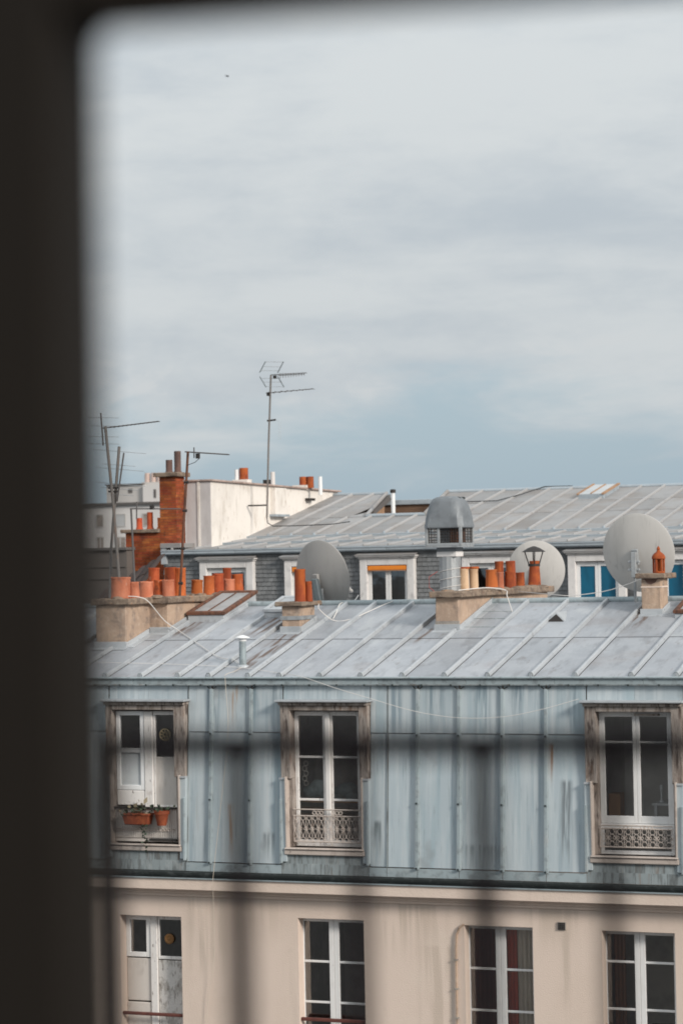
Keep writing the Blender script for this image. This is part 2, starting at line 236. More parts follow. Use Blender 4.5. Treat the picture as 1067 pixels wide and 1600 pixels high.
# ------------------------------------------------------------------ mesh helpers
class MB:
    def __init__(s): s.b = bmesh.new()
    def hexa(s, lo, hi):
        v = [s.b.verts.new(p) for p in lo] + [s.b.verts.new(p) for p in hi]
        for f in ((3, 2, 1, 0), (4, 5, 6, 7), (0, 1, 5, 4), (1, 2, 6, 5), (2, 3, 7, 6), (3, 0, 4, 7)): s.b.faces.new([v[i] for i in f])
        return s
    def box(s, x0, x1, y0, y1, z0, z1):
        if x0 > x1: x0, x1 = x1, x0
        if y0 > y1: y0, y1 = y1, y0
        if z0 > z1: z0, z1 = z1, z0
        return s.hexa([(x0, y0, z0), (x1, y0, z0), (x1, y1, z0), (x0, y1, z0)], [(x0, y0, z1), (x1, y0, z1), (x1, y1, z1), (x0, y1, z1)])
    def face(s, pts): s.b.faces.new([s.b.verts.new(p) for p in pts]); return s
    def prism(s, poly, d):                      # polygon (3-d points) pushed along vector d
        d = Vector(d); a = [s.b.verts.new(p) for p in poly]; c = [s.b.verts.new(Vector(p)+d) for p in poly]
        s.b.faces.new(a[::-1]); s.b.faces.new(c); n = len(a)
        for i in range(n): s.b.faces.new((a[i], a[(i+1) % n], c[(i+1) % n], c[i]))
        return s
    def tube(s, pts, r, n=6, caps=True, closed=False):
        pts = [Vector(p) for p in pts]; k = len(pts); rr = r if isinstance(r, (list, tuple)) else [r]*k; rings = []
        for i, p in enumerate(pts):
            if closed: t = pts[(i+1) % k]-pts[i-1]
            else: t = pts[min(i+1, k-1)]-pts[max(i-1, 0)]
            t.normalize(); u = t.orthogonal() if abs(t.z) > .95 else t.cross(Vector((0, 0, 1)))
            if abs(t.z) > .95: u = t.cross(Vector((0, 1, 0)))
            u.normalize(); w = t.cross(u)
            rings.append([s.b.verts.new(p+(u*math.cos(2*math.pi*j/n)+w*math.sin(2*math.pi*j/n))*rr[i]) for j in range(n)])
        for i in range(k if closed else k-1):
            a, c = rings[i], rings[(i+1) % k]
            for j in range(n): s.b.faces.new((a[j], a[(j+1) % n], c[(j+1) % n], c[j]))
        if caps and not closed: s.b.faces.new(rings[0][::-1]); s.b.faces.new(rings[-1])
        return s
    def ring(s, c, r, tr, n=10, m=4):           # ring standing in the x-z plane
        c = Vector(c); return s.tube([c+Vector((math.cos(2*math.pi*i/n)*r, 0, math.sin(2*math.pi*i/n)*r)) for i in range(n)], tr, m, closed=True)
    def lathe(s, c, prof, n=20, close=True):
        c = Vector(c); rings = [[s.b.verts.new(c+Vector((r*math.cos(2*math.pi*j/n), r*math.sin(2*math.pi*j/n), zz))) for j in range(n)] for r, zz in prof]
        for a, b in zip(rings, rings[1:]):
            for j in range(n): s.b.faces.new((a[j], a[(j+1) % n], b[(j+1) % n], b[j]))
        if close: s.b.faces.new(rings[0][::-1]); s.b.faces.new(rings[-1])
        return s
    def loft(s, rings, caps=True):
        rs = [[s.b.verts.new(p) for p in r] for r in rings]; n = len(rs[0])
        for a, b in zip(rs, rs[1:]):
            for j in range(n): s.b.faces.new((a[j], a[(j+1) % n], b[(j+1) % n], b[j]))
        if caps: s.b.faces.new(rs[0][::-1]); s.b.faces.new(rs[-1])
        return s
    def build(s, name, m, parent=None, bevel=0., rough=0., smooth=False, label=None, kind=None):
        if rough:
            es = [e for e in s.b.edges if e.calc_length() > .12]
            bmesh.ops.subdivide_edges(s.b, edges=es, cuts=4, use_grid_fill=True)
            for v in s.b.verts: v.co += Vector((random.uniform(-1, 1), random.uniform(-1, 1), random.uniform(-1, 1)))*rough
        if bevel: bmesh.ops.bevel(s.b, geom=list(s.b.edges), offset=bevel, segments=1, affect='EDGES', clamp_overlap=True)
        me = bpy.data.meshes.new(name); s.b.normal_update()
        bmesh.ops.recalc_face_normals(s.b, faces=list(s.b.faces))
        s.b.to_mesh(me); s.b.free()
        if smooth:
            for p in me.polygons: p.use_smooth = True
            try: me.set_sharp_from_angle(angle=R(40))
            except Exception: pass
        me.materials.append(M[m] if isinstance(m, str) else m)
        o = bpy.data.objects.new(name, me); C.objects.link(o)
        if parent: o.parent = parent
        if label: o['label'] = label
        if kind: o['kind'] = kind
        return o
def thing(name, label, cat, loc, rot=0., group=None):
    o = bpy.data.objects.new(name, None); C.objects.link(o); o.location = loc; o.rotation_euler = (0, 0, rot)
    o['label'] = label; o['category'] = cat
    if group: o['group'] = group
    return o
A = R(21.9)
UX = Vector((math.cos(A), -math.sin(A), 0)); VX = Vector((math.sin(A), math.cos(A), 0))
NO = Vector((0, 36, 0)); FO = Vector((0, 62, 0)); DO = Vector((0, 130, 0))
def wp(o, u, v, zr): return o + UX*u + VX*v + Vector((0, 0, H+zr))
BX = lambda *a: MB().box(*a)

# ------------------------------------------------------------------ ground and the storey we look out from
g = MB().face([(-3000, -1500, 0), (3000, -1500, 0), (3000, 4500, 0), (-3000, 4500, 0)]).build('ground', 'asphalt'); g['kind'] = 'structure'

# ------------------------------------------------------------------ near building: cream facade, zinc mansard, zinc roof
NB = thing('apartment_building', 'cream rendered building with blue-grey zinc mansard, three dormer windows and batten seamed roof', 'building', NO, -A)
UL, UR = -7.0, 9.2
def nb(u0, u1, v0, v1, z0, z1): return BX(u0, u1, v0, v1, z0+H, z1+H)
def P(u, v, zr): return (u, v, zr+H)
low = [(-3.60, -2.615, -5.147), (-.79, .21, -5.10), (1.697, 2.684, -5.113), (3.66, 4.67, -5.119), (6.3, 7.3, -5.12)]
SILL = -7.25
wall = MB(); edges = [UL]+[e for w in low for e in w[:2]]+[UR]
for i in range(0, len(edges), 2): wall.box(edges[i], edges[i+1], 0, .32, 0, H-4.78)
for u0, u1, zt in low: wall.box(u0, u1, 0, .32, H+zt, H-4.78); wall.box(u0, u1, 0, .32, 0, H+SILL)
wall.box(UL, UR, 7.4, 7.7, 0, H-1.7); wall.box(UL, UL+.3, .32, 7.4, 0, H-1.75); wall.box(UR-.3, UR, .32, 7.4, 0, H-1.75)
wall.build('wall', 'plaster', NB)
# cornice mouldings
cr = MB()
for v0, z0, z1 in ((-.045, -4.845, -4.80), (-.075, -4.80, -4.762), (-.12, -4.762, -4.725), (-.24, -4.725, -4.56)):
    cr.box(UL, UR, v0, .31 if z0 > -4.78 else -.001, z0+H, z1+H)
cr.build('cornice', 'plaster', NB, bevel=.008)
nb(UL, UR, -.27, .1, -4.562, -4.548).build('cornice_flashing', 'zinc_trim', NB)
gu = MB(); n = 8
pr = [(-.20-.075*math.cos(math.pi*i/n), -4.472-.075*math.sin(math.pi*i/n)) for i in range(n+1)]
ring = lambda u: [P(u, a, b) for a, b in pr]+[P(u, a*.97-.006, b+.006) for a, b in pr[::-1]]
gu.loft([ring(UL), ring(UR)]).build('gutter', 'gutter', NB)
for i in range(26):
    u = UL+.3+i*.62
    MB().box(u, u+.014, -.283, -.10, H-4.476, H-4.470).build('gutter_bracket', 'gutter', NB)
# mansard skin
BX(UL, UR, .16, .18, H-1.72, H-1.70).build('wall_plate', 'gutter', NB)
tm = math.tan(R(4)); mv = lambda zr: -.06+(zr+4.44)*tm
def sheet(name, u0, u1, z0, z1, off=0., m='zinc_wall', th=.012):
    a, b = mv(z0)-off, mv(z1)-off
    return MB().hexa([P(u0, a, z0), P(u1, a, z0), P(u1, a+th, z0), P(u0, a+th, z0)], [P(u0, b, z1), P(u1, b, z1), P(u1, b+th, z1), P(u0, b+th, z1)]).build(name, m, NB)
dorm = [(-3.76, -2.49), (-.99, .335), (3.49, 4.83)]
cols = [-7, -6.4, -5.75, -5.1, -4.45, -3.76, None, -2.49, -2.10, -1.48, -.99, None, .335, .60, 1.055, 1.665, 2.295, 2.92, 3.49, None, 4.83, 5.45, 6.1, 6.75, 7.4, 8.05, 8.7, 9.2]
for a, b in zip(cols, cols[1:]):
    if a is None or b is None: continue
    sheet('zinc_sheet', a+.013, b-.013, -2.477, -1.74, .014)
    sheet('zinc_sheet', a+.013, b-.013, -4.335, -2.488, 0)
    k = max(1, round((b-a)/.42)); 
    for i in range(k):
        sheet('base_flashing', a+(b-a)*i/k+.004, a+(b-a)*(i+1)/k-.004, -4.47, -4.348, .016, 'zinc_trim')
for (a, b) in dorm:                                            # small sheets over and under each dormer
    for i in range(2): sheet('zinc_sheet', a+(b-a)*i/2+.002, a+(b-a)*(i+1)/2-.002, -2.02, -1.74, .004)
    k = 5
    for row, (z0, z1) in enumerate(((-4.335, -4.19), (-4.47, -4.325))):
        for i in range(k+row):
            j = random.uniform(-.03, .03)*0
            sheet('base_flashing', a+(b-a)*i/(k+row)+.002, a+(b-a)*(i+1)/(k+row)-.002, z0, z1, .004+.006*row, 'zinc_grime')
for u in (-6.4, -5.75, -5.1, -4.45, -2.10, -1.48, 1.055, 1.665, 2.295, 2.92, 5.45, 6.1, 6.75, 7.4, 8.05, 8.7):
    for z0, z1 in ((-4.345, -3.44), (-3.45, -2.50), (-2.51, -1.86)):
        a, b = mv(z0), mv(z1); w0, w1, d = .023, .019, .060
        bt = MB().hexa([P(u-w0, a, z0), P(u-w1, a-d, z0), P(u+w1, a-d, z0), P(u+w0, a, z0)], [P(u-w0, b, z1), P(u-w1, b-d, z1), P(u+w1, b-d, z1), P(u+w0, b, z1)])
        bt.box(u-.027, u+.027, a-d-.008, a, H+z0-.008, H+z0+.016)
        bt.build('zinc_batten', 'zinc_trim', NB)
        MB().box(u-.012, u+.012, a-d-.016, a-d-.007, H+z0-.004, H+z0+.018).build('batten_clip', 'gutter', NB)
    zt = -1.86                                                 # folded ears at the head of the batten
    MB().tube([P(u-.07, mv(zt)-.03, zt+.03), P(u-.03, mv(zt)-.045, zt), P(u+.03, mv(zt)-.045, zt), P(u+.07, mv(zt)-.03, zt+.03)], .007, 5).build('batten_head', 'iron_dark', NB)
for u in (-2.47, .60):
    MB().hexa([P(u-.006, mv(-4.34)-.018, -4.34), P(u+.006, mv(-4.34)-.018, -4.34), P(u+.006, mv(-4.34), -4.34), P(u-.006, mv(-4.34), -4.34)],
              [P(u-.006, mv(-1.78)-.018, -1.78), P(u+.006, mv(-1.78)-.018, -1.78), P(u+.006, mv(-1.78), -1.78), P(u-.006, mv(-1.78), -1.78)]).build('standing_seam', 'zinc_grime', NB)
# eave band
u = UL
while u < UR-.2:
    w = min(1.28+random.uniform(-.08, .08), UR-u)
    nb(u+.002, u+w-.002, .055, .12, -1.80, -1.705).build('eave_fascia', 'zinc_trim', NB, bevel=.004)
    nb(u+.002, u+w-.002, .040, .10, -1.812, -1.797).build('drip_edge', 'zinc_grime', NB)
    for q in range(3): nb(u+w*(q+.5)/3-.006, u+w*(q+.5)/3+.012, .028, .06, -1.822, -1.795).build('fascia_clip', 'gutter', NB)
    u += w
# zinc roof
tp = math.tan(R(13.7)); zr_ = lambda v: -1.69+(v-.135)*tp
RB = [-7.0, -6.35, -5.7, -5.05, -4.42, -3.79, -3.22, -2.62, -2.13, -1.51, -1.02, -.40, .22, .843, 1.467, 2.097, 2.72, 3.351, 4.135, 4.757, 5.38, 6.0, 6.62, 7.25, 7.9, 8.55, 9.2]
def rsheet(u0, u1, v0, v1, off, name='roof_sheet', m='zinc_roof'):
    z0, z1 = zr_(v0)+off, zr_(v1)+off
    lo = [P(u0, v0, z0), P(u1, v0, z0), P(u1, v1, z1), P(u0, v1, z1)]
    return MB().hexa(lo, [(a, b, c+.006) for a, b, c in lo]).build(name, m, NB)
for a, b in zip(RB, RB[1:]):
    rsheet(a+.032, b-.036, .02, 1.993, 0); rsheet(a+.032, b-.036, 1.999, 3.92, .009)
    lo = [P(a, 3.92, zr_(3.92)), P(b, 3.92, zr_(3.92)), P(b, 7.7, zr_(3.92)-.93), P(a, 7.7, zr_(3.92)-.93)]
    MB().hexa(lo, [(x, y, q+.006) for x, y, q in lo]).build('rear_roof_sheet', 'zinc_roof', NB)
nb(UL, UR, .015, .06, -1.722, -1.690).build('eave_roll', 'zinc_trim', NB, bevel=.01)
def batten(u, v0, v1, m='zinc_batten', hh=.062, w0=.026, w1=.020, parent=NB, zf=zr_, PF=P):
    z0, z1 = zf(v0)+.006, zf(v1)+.006
    return MB().hexa([PF(u-w0, v0, z0), PF(u-w1, v0, z0+hh), PF(u+w1, v0, z0+hh), PF(u+w0, v0, z0)], [PF(u-w0, v1, z1), PF(u-w1, v1, z1+hh), PF(u+w1, v1, z1+hh), PF(u+w0, v1, z1)])
for u in RB[1:-1]:
    end = {-2.13: 3.15, .843: 2.3, -4.42: 1.5, -3.79: 2.9}.get(u, 3.9)
    m = 2.0+random.uniform(-.25, .2)
    batten(u, .07, min(m, end)).build('roof_batten', 'zinc_batten', NB, bevel=.006)
    if end > m: batten(u, m-.03, end, hh=.066, w0=.028, w1=.022).build('roof_batten', 'zinc_batten', NB, bevel=.006)
    c = zr_(.06)
    MB().tube([P(u-.034, .045, c-.03), P(u-.034, .035, c+.045), P(u-.02, .03, c+.072), P(u+.02, .03, c+.072), P(u+.034, .035, c+.045), P(u+.034, .045, c-.03)], .006, 5).build('batten_stop', 'zinc_grime', NB)
for a, b in zip(RB[::2], RB[2::2]):
    MB().tube([P(a+.004, 3.93, zr_(3.92)+.035), P(b-.004, 3.93, zr_(3.92)+.035)], .05, 10).build('ridge_roll', 'zinc_trim', NB, smooth=True)

# ---- casement helper: a frame with panes between v0 and v1 (local to near building)
def frame_rect(mb, u0, u1, z0, z1, v0, v1, l, r_, b, t):
    mb.box(u0, u0+l, v0, v1, H+z0, H+z1); mb.box(u1-r_, u1, v0, v1, H+z0, H+z1)
    mb.box(u0+l, u1-r_, v0, v1, H+z1-t, H+z1); mb.box(u0+l, u1-r_, v0, v1, H+z0, H+z0+b)
    return mb
def pane(u0, u1, v, z0, z1, parent, m='glass'): return BX(u0-.008, u1+.008, v, v+.005, H+z0-.008, H+z1+.008).build('pane', m, parent)
def room(u0, u1, z0, z1, v0, depth, parent, m='room'):
    a, b, c, d, e, f = u0-.12, u1+.12, v0, v0+depth, H+z0-.1, H+z1+.12
    r = MB()
    r.face([(a, d, e), (b, d, e), (b, d, f), (a, d, f)]); r.face([(a, c, e), (a, d, e), (a, d, f), (a, c, f)]); r.face([(b, c, e), (b, d, e), (b, d, f), (b, c, f)])
    r.face([(a, c, e), (b, c, e), (b, d, e), (a, d, e)]); r.face([(a, c, f), (b, c, f), (b, d, f), (a, d, f)])
    return r.build('room', m, parent)

# ---- mansard dormers
def dormer(u0, u1, i0, i1, label, roomm, hz=-2.01, zt=-2.165, zs=-4.10):
    s = MB()                                                   # worn timber surround: the thing's own mesh
    s.box(u0, i0, -.035, .20, H-3.13, H-2.09); s.box(i1, u1, -.035, .20, H-3.13, H-2.09)
    s.box(u0+.055, i0, .03, .20, H+zs, H-3.13); s.box(i1, u1-.055, .03, .20, H+zs, H-3.13)
    s.box(i0, i1, -.035, .20, H+zt, H-2.09)
    d = s.build('dormer_window', 'wood', NB, bevel=.006, label=label)
    hd = MB(); hd.box(u0-.012, u1+.012, -.075, .15, H-2.09, H-2.05); hd.box(u0-.03, u1+.03, -.115, .15, H-2.05, H+hz-.03)
    hd.build('hood_moulding', 'wood', d, bevel=.008)
    MB().box(u0-.045, u1+.045, -.135, .14, H+hz-.03, H+hz-.002).build('hood_flashing', 'zinc_batten', d, bevel=.004)
    sl_ = MB(); sl_.box(u0+.05, u1-.05, -.10, .2, H-4.20, H-4.125); sl_.box(u0+.06, u1-.06, -.125, -.02, H-4.125, H-4.098)
    sl_.build('sill', 'wood_paint', d, bevel=.012)
    for a, b, sg in ((u0-.015, u0+.085, 1), (u1-.085, u1+.015, -1)):      # zinc cheeks beside the lower half
        k = MB(); k.hexa([P(a, -.085, -4.30), P(b, -.085, -4.30), P(b, .1, -4.30), P(a, .1, -4.30)], [P(a, -.055, -3.14), P(b, -.055, -3.14), P(b, .1, -3.14), P(a, .1, -3.14)])
        k.build('zinc_cheek', 'zinc_wall', d, bevel=.005)
        e = b if sg > 0 else a
        MB().box(e-.008, e+.008, -.095, .12, H-4.12, H-3.10).build('cheek_edge', 'wood_paint', d)
        q = a+.02 if sg > 0 else b-.02
        MB().hexa([P(q-.018, -.115, -4.32), P(q+.018, -.115, -4.32), P(q+.018, -.07, -4.32), P(q-.018, -.07, -4.32)], [P(q-.018, -.09, -3.42), P(q+.018, -.09, -3.42), P(q+.018, -.04, -3.42), P(q-.018, -.04, -3.42)]).build('cheek_roll', 'zinc_trim', d, bevel=.004)
        MB().box(a, b, -.075, .06, H-3.14, H-3.115).build('cheek_cap', 'zinc_batten', d)
    room(i0, i1, zs, zt, .205, 1.6, d, roomm)
    return d
def guard(u0, u1, z0, z1, v, d, cell, top=None, rows=2):
    gmb = MB()
    for q in [z0, z1]+([top] if top else []): gmb.tube([P(u0, v, q), P(u1, v, q)], .009, 4)
    n = max(2, round((u1-u0)/cell)); w = (u1-u0)/n; hh = z1-z0
    for i in range(n+1): gmb.tube([P(u0+i*w, v, z0), P(u0+i*w, v, z1)], .0045, 4)
    for i in range(n):
        c = u0+(i+.5)*w
        gmb.ring(P(c, v, z1-w*.36), w*.33, .0048); gmb.ring(P(c, v, z0+w*.36), w*.33, .0048)
        for sg in (-1, 1):
            gmb.ring(P(c+sg*w*.27, v, z0+hh*.5), w*.15, .0045, 8)
            gmb.tube([P(c+sg*w*.48, v, z0+hh*.5), P(c+sg*w*.2, v, z0+hh*.66), P(c, v, z1-w*.68)], .0042, 4)
            gmb.tube([P(c+sg*w*.48, v, z0+hh*.5), P(c+sg*w*.2, v, z0+hh*.34), P(c, v, z0+w*.68)], .0042, 4)
    if top:
        for f in (.36, .64):
            c = u0+(u1-u0)*f; q = (top+z1)/2
            for sg in (-1, 0, 1): gmb.ring(P(c+sg*.055, v, q), .026, .007, 8)
    return gmb.build('guard_rail', 'iron', d)
def leaf_(d, u0, u1, z0, z1, st, m, muntins, v0=.13, v1=.18, bot=.09, top=.06, panes=True):
    """one casement leaf with its panes; muntins is a list of heights"""
    l, r_ = st
    fm = frame_rect(MB(), u0, u1, z0, z1, v0, v1, l, r_, bot, top)
    for q in muntins: fm.box(u0+l, u1-r_, v0+.008, v1-.008, H+q-.016, H+q+.016)
    c = fm.build('casement', m, d, bevel=.004)
    zs_ = [z0+bot]+sorted(muntins)+[z1-top]
    if panes:
        for a, b in zip(zs_, zs_[1:]):
            pane(u0+l, u1-r_, v0+.022, a+(.012 if a != z0+bot else 0), b-(.012 if b != z1-top else 0), d)
    return c
# dormer over the middle of the facade
D1 = dormer(-.99, .335, -.84, .205, 'dormer window with peeling double sash and ornate iron guard, at the middle of the mansard', 'room')
leaf_(D1, -.838, -.322, -4.095, -2.185, (.052, .088), 'sash', [-2.832, -3.436])
leaf_(D1, -.318, .20, -4.095, -2.185, (.055, .09), 'sash', [-2.832, -3.436])
BX(-.365, -.285, .085, .11, H-4.09, H-2.2).build('meeting_stile', 'sash', D1, bevel=.012)
guard(-.83, .20, -4.02, -3.655, .02, D1, .098, top=-3.565)
# dormer at the far end towards the camera
D2 = dormer(3.49, 4.83, 3.645, 4.69, 'dormer window with clean white two light casement, cardboard box behind its glass', 'room_pale')
leaf_(D2, 3.645, 4.157, -3.68, -2.165, (.075, .048), 'paint_grey', [-2.583], bot=.10, top=.075)
leaf_(D2, 4.161, 4.688, -3.68, -2.165, (.048, .10), 'paint_grey', [-2.583], bot=.10, top=.075)
lp = frame_rect(MB(), 3.645, 4.688, -4.095, -3.685, .10, .16, .05, .06, .05, .07).build('lower_panel_frame', 'paint_grey', D2, bevel=.004)
pane(3.695, 4.628, .12, -4.045, -3.755, D2)
guard(3.66, 4.67, -3.99, -3.74, .02, D2, .108, top=-3.70)
MB().box(4.16, 4.50, .06, .11, H-2.222, H-2.195).build('trickle_vent', 'wood', D2)
# dormer beside the window jamb we look past
D0 = dormer(-3.76, -2.49, -3.66, -2.665, 'dormer window half boarded up, flower pots hung on its lower panel', 'room')
fm = frame_rect(MB(), -3.655, -3.205, -3.34, -2.19, .09, .16, .062, .062, .07, .062); fm.box(-3.593, -3.267, .1, .15, H-2.80, H-2.73)
fm.build('casement', 'pvc', D0, bevel=.006)
pane(-3.593, -3.267, .12, -2.73, -2.252, D0); pane(-3.593, -3.267, .12, -3.27, -2.80, D0, 'frost')
BX(-3.20, -3.06, .08, .18, H-4.09, H-2.19).build('mullion', 'sash', D0, bevel=.01)
fm = frame_rect(MB(), -3.055, -2.67, -3.58, -2.19, .10, .17, .03, .02, .03, .055).build('casement', 'sash', D0, bevel=.004)
pane(-3.03, -2.69, .125, -2.85, -2.245, D0)
BX(-3.028, -2.69, .105, .16, H-3.555, H-2.855).build('board', 'board', D0, bevel=.006)
BX(-3.655, -3.205, .09, .18, H-3.56, H-3.345).build('transom_board', 'sash', D0, bevel=.01)
rv = MB(); rv.ring(P(-2.865, .095, -2.53), .082, .010, 18, 5); rv.ring(P(-2.865, .095, -2.53), .030, .008, 10, 4)
for k in range(8):
    a = k*math.pi/4; rv.tube([P(-2.865+.03*math.cos(a), .095, -2.53+.03*math.sin(a)), P(-2.865+.08*math.cos(a), .095, -2.53+.08*math.sin(a))], .008, 4)
rv.build('round_vent', 'brass', D0)
lp = MB()                                                      # ribbed lower panel
for k in range(34): lp.box(-3.655+k*.0292, -3.655+k*.0292+.02, .03, .06, H-4.02, H-3.60)
lp.box(-3.66, -2.665, .05, .1, H-4.08, H-3.585); lp.build('ribbed_panel', 'board', D0)
BX(-3.66, -2.665, .0, .06, H-3.60, H-3.575).build('panel_rail', 'iron_dark', D0)
BX(-3.10, -2.665, -.01, .06, H-4.06, H-4.035).build('panel_foot', 'iron_dark', D0)
cl = MB()
for k in range(16): cl.ring(P(-3.62+k*.06, .012, -3.90), .022, .006, 8)
cl.build('guard_scroll', 'iron', D0)

# ---- facade windows
def fwin(i, label, roomm, munt, gz=None):
    u0, u1, zt = low[i]; um = (u0+u1)/2-.033
    fo = frame_rect(MB(), u0-.06, u1+.02, SILL, zt+.03, .215, .30, .055, .06, .05, .06)
    w = fo.build('window', 'paint_grey', NB, label=label)
    for a, b, st in ((u0-.005, um-.002, (.012, .072)), (um+.002, u1-.04, (.072, .03))):
        leaf_(w, a, b, SILL+.05, zt-.028, st, 'paint_grey', munt, .19, .24, .12, .04)
    room(u0, u1, SILL, zt, .32, 1.7, w, roomm)
    if gz: MB().box(u0+.002, u1-.002, .04, .09, H+gz-.028, H+gz+.02).build('guard_bar', 'oxide', w, bevel=.008)
    MB().box(u0-.03, u1+.03, -.05, .20, H+SILL-.06, H+SILL).build('sill', 'plaster', w)
    return w
W1 = fwin(1, 'dark two leaf window below the middle dormer', 'room_dark', [-5.735, -6.31], -6.53)
W2 = fwin(2, 'two leaf window with a red and a beige curtain, beside the conduit', 'room_red', [-5.735, -6.31])
W3 = fwin(3, 'two leaf window with a brown curtain and dark picture inside', 'room', [-5.56, -6.2])
W4 = fwin(4, None, 'room_dark', [-5.735, -6.31])
fo = frame_rect(MB(), -3.66, -2.60, SILL, -5.12, .215, .30, .055, .055, .05, .05)
W0 = fo.build('window', 'board_peel', NB, label='boarded window with peeling white panels and two small panes')
BX(-3.20, -3.09, .17, .28, H+SILL, H-5.15).build('mullion', 'sash', W0, bevel=.008)
f0 = frame_rect(MB(), -3.60, -3.205, -5.78, -5.17, .19, .25, .07, .07, .07, .07).build('casement', 'paint_grey', W0, bevel=.005)
pane(-3.53, -3.275, .21, -5.71, -5.24, W0)
f0 = frame_rect(MB(), -3.085, -2.66, -5.80, -5.165, .19, .25, .025, .02, .045, .06).build('casement', 'sash', W0, bevel=.005)
pane(-3.06, -2.68, .21, -5.755, -5.225, W0)
BX(-3.60, -3.205, .20, .25, H-6.42, H-5.80).build('board', 'board', W0, bevel=.01)
BX(-3.60, -3.205, .19, .25, H-7.2, H-6.44).build('board', 'board', W0, bevel=.01)
BX(-3.085, -2.66, .195, .25, H-7.2, H-5.815).build('board', 'board_peel', W0, bevel=.006)
BX(-3.60, -2.62, .03, .08, H-6.60, H-6.555).build('guard_bar', 'oxide', W0, bevel=.008)
rv = MB().lathe((0, 0, 0), [(.001, 0), (.075, .0), (.075, .012), (.055, .02), (.03, .012), (.001, .02)], 16)
rv.b.transform(Matrix.Translation(P(-2.90, .19, -5.50)) @ Matrix.Rotation(R(90), 4, 'X')); rv.build('round_vent', 'amber', W0)
room(-3.6, -2.62, SILL, -5.14, .32, 2.2, W0, 'room')
# small things fixed to the facade
vg = MB().box(3.045, 3.165, -.02, .01, H-5.13, H-5.02)
vgo = vg.build('vent_grille', 'cement_grey', NB, bevel=.004)
vb = MB(); 
for k in range(4): vb.box(3.056, 3.154, -.027, -.02, H-5.12+k*.026, H-5.108+k*.026)
for k in range(4): vb.box(3.062+k*.026, 3.072+k*.026, -.03, -.02, H-5.122, H-5.028)
vb.build('louvre', 'iron_dark', vgo)
MB().tube([P(1.70, -.03, -5.10), P(1.64, -.035, -5.15), P(1.60, -.035, -5.24), P(1.585, -.035, -5.42), P(1.578, -.035, -6.4), P(1.585, -.035, -8.5)], .016, 6).build('conduit', 'plaster_chimney', NB, smooth=True)
for q in (-5.6, -6.0, -6.4): MB().box(1.555, 1.605, -.055, 0, H+q, H+q+.02).build('conduit_clip', 'cement_grey', NB)

# ---- things on the roof
def pot(par, x, y, zb, r, h, m='terracotta', taper=.93, lab=None, cap=None, name='chimney_pot'):
    t = r*taper
    prof = [(r*1.04, 0), (r*1.04, .02), (r, .03), (t, h-.03), (t*1.05, h-.025), (t*1.05, h), (t*.86, h), (t*.84, h-.12), (.001, h-.12)]
    mb = MB().lathe((0, 0, 0), prof, 20)
    for v_ in mb.b.verts:                                      # uneven, chipped rim
        if v_.co.z > h-.032 and random.random() < .3: v_.co.z -= random.uniform(0, .012)
        v_.co.xy *= random.uniform(.985, 1.015)
    mb.b.transform(Matrix.Translation((x, y, H+zb)) @ Matrix.Rotation(R(random.uniform(-2.2, 2.2)), 4, 'X') @ Matrix.Rotation(R(random.uniform(-2.2, 2.2)), 4, 'Y'))
    return mb.build(name, m, par, smooth=True, label=lab)
def slab_(pts, z0, z1, par, m='slab'):
    mb = MB().prism([P(a, b, z0) for a, b in pts], (0, 0, z1-z0)); return mb.build('slab', m, par, bevel=.012, rough=.006)
def shaft(name, pts, z0, z1, label, m='plaster_chimney'):
    return MB().prism([P(a, b, z0) for a, b in pts], (0, 0, z1-z0)).build(name, m, NB, bevel=.012, rough=.007, label=label)
def flash(par, u0, u1, v, h=.10):                              # zinc apron along a front foot
    zf = zr_(v)
    MB().box(u0-.02, u1+.02, v-.03, v-.006, H+zf-.02, H+zf+h).build('flashing', 'zinc_batten', par, bevel=.004)
    lo = [P(u0-.03, v-.14, zr_(v-.14)+.012), P(u1+.03, v-.14, zr_(v-.14)+.012), P(u1+.03, v-.03, zr_(v-.03)+.012), P(u0-.03, v-.03, zr_(v-.03)+.012)]
    MB().hexa(lo, [(a, b, c+.008) for a, b, c in lo]).build('apron', 'zinc_batten', par)
def sflash(par, u, v0, v1, h=.09):                             # stepped flashing along a side foot
    lo = [P(u+.006, v0, zr_(v0)-.02), P(u+.03, v0, zr_(v0)-.02), P(u+.03, v1, zr_(v1)-.02), P(u+.006, v1, zr_(v1)-.02)]
    MB().hexa(lo, [(a, b, c+h+.02) for a, b, c in lo]).build('flashing', 'zinc_batten', par, bevel=.004)
    lo = [P(u+.03, v0, zr_(v0)+.01), P(u+.13, v0, zr_(v0)+.01), P(u+.13, v1, zr_(v1)+.01), P(u+.03, v1, zr_(v1)+.01)]
    MB().hexa(lo, [(a, b, c+.008) for a, b, c in lo]).build('soaker', 'zinc_batten', par)
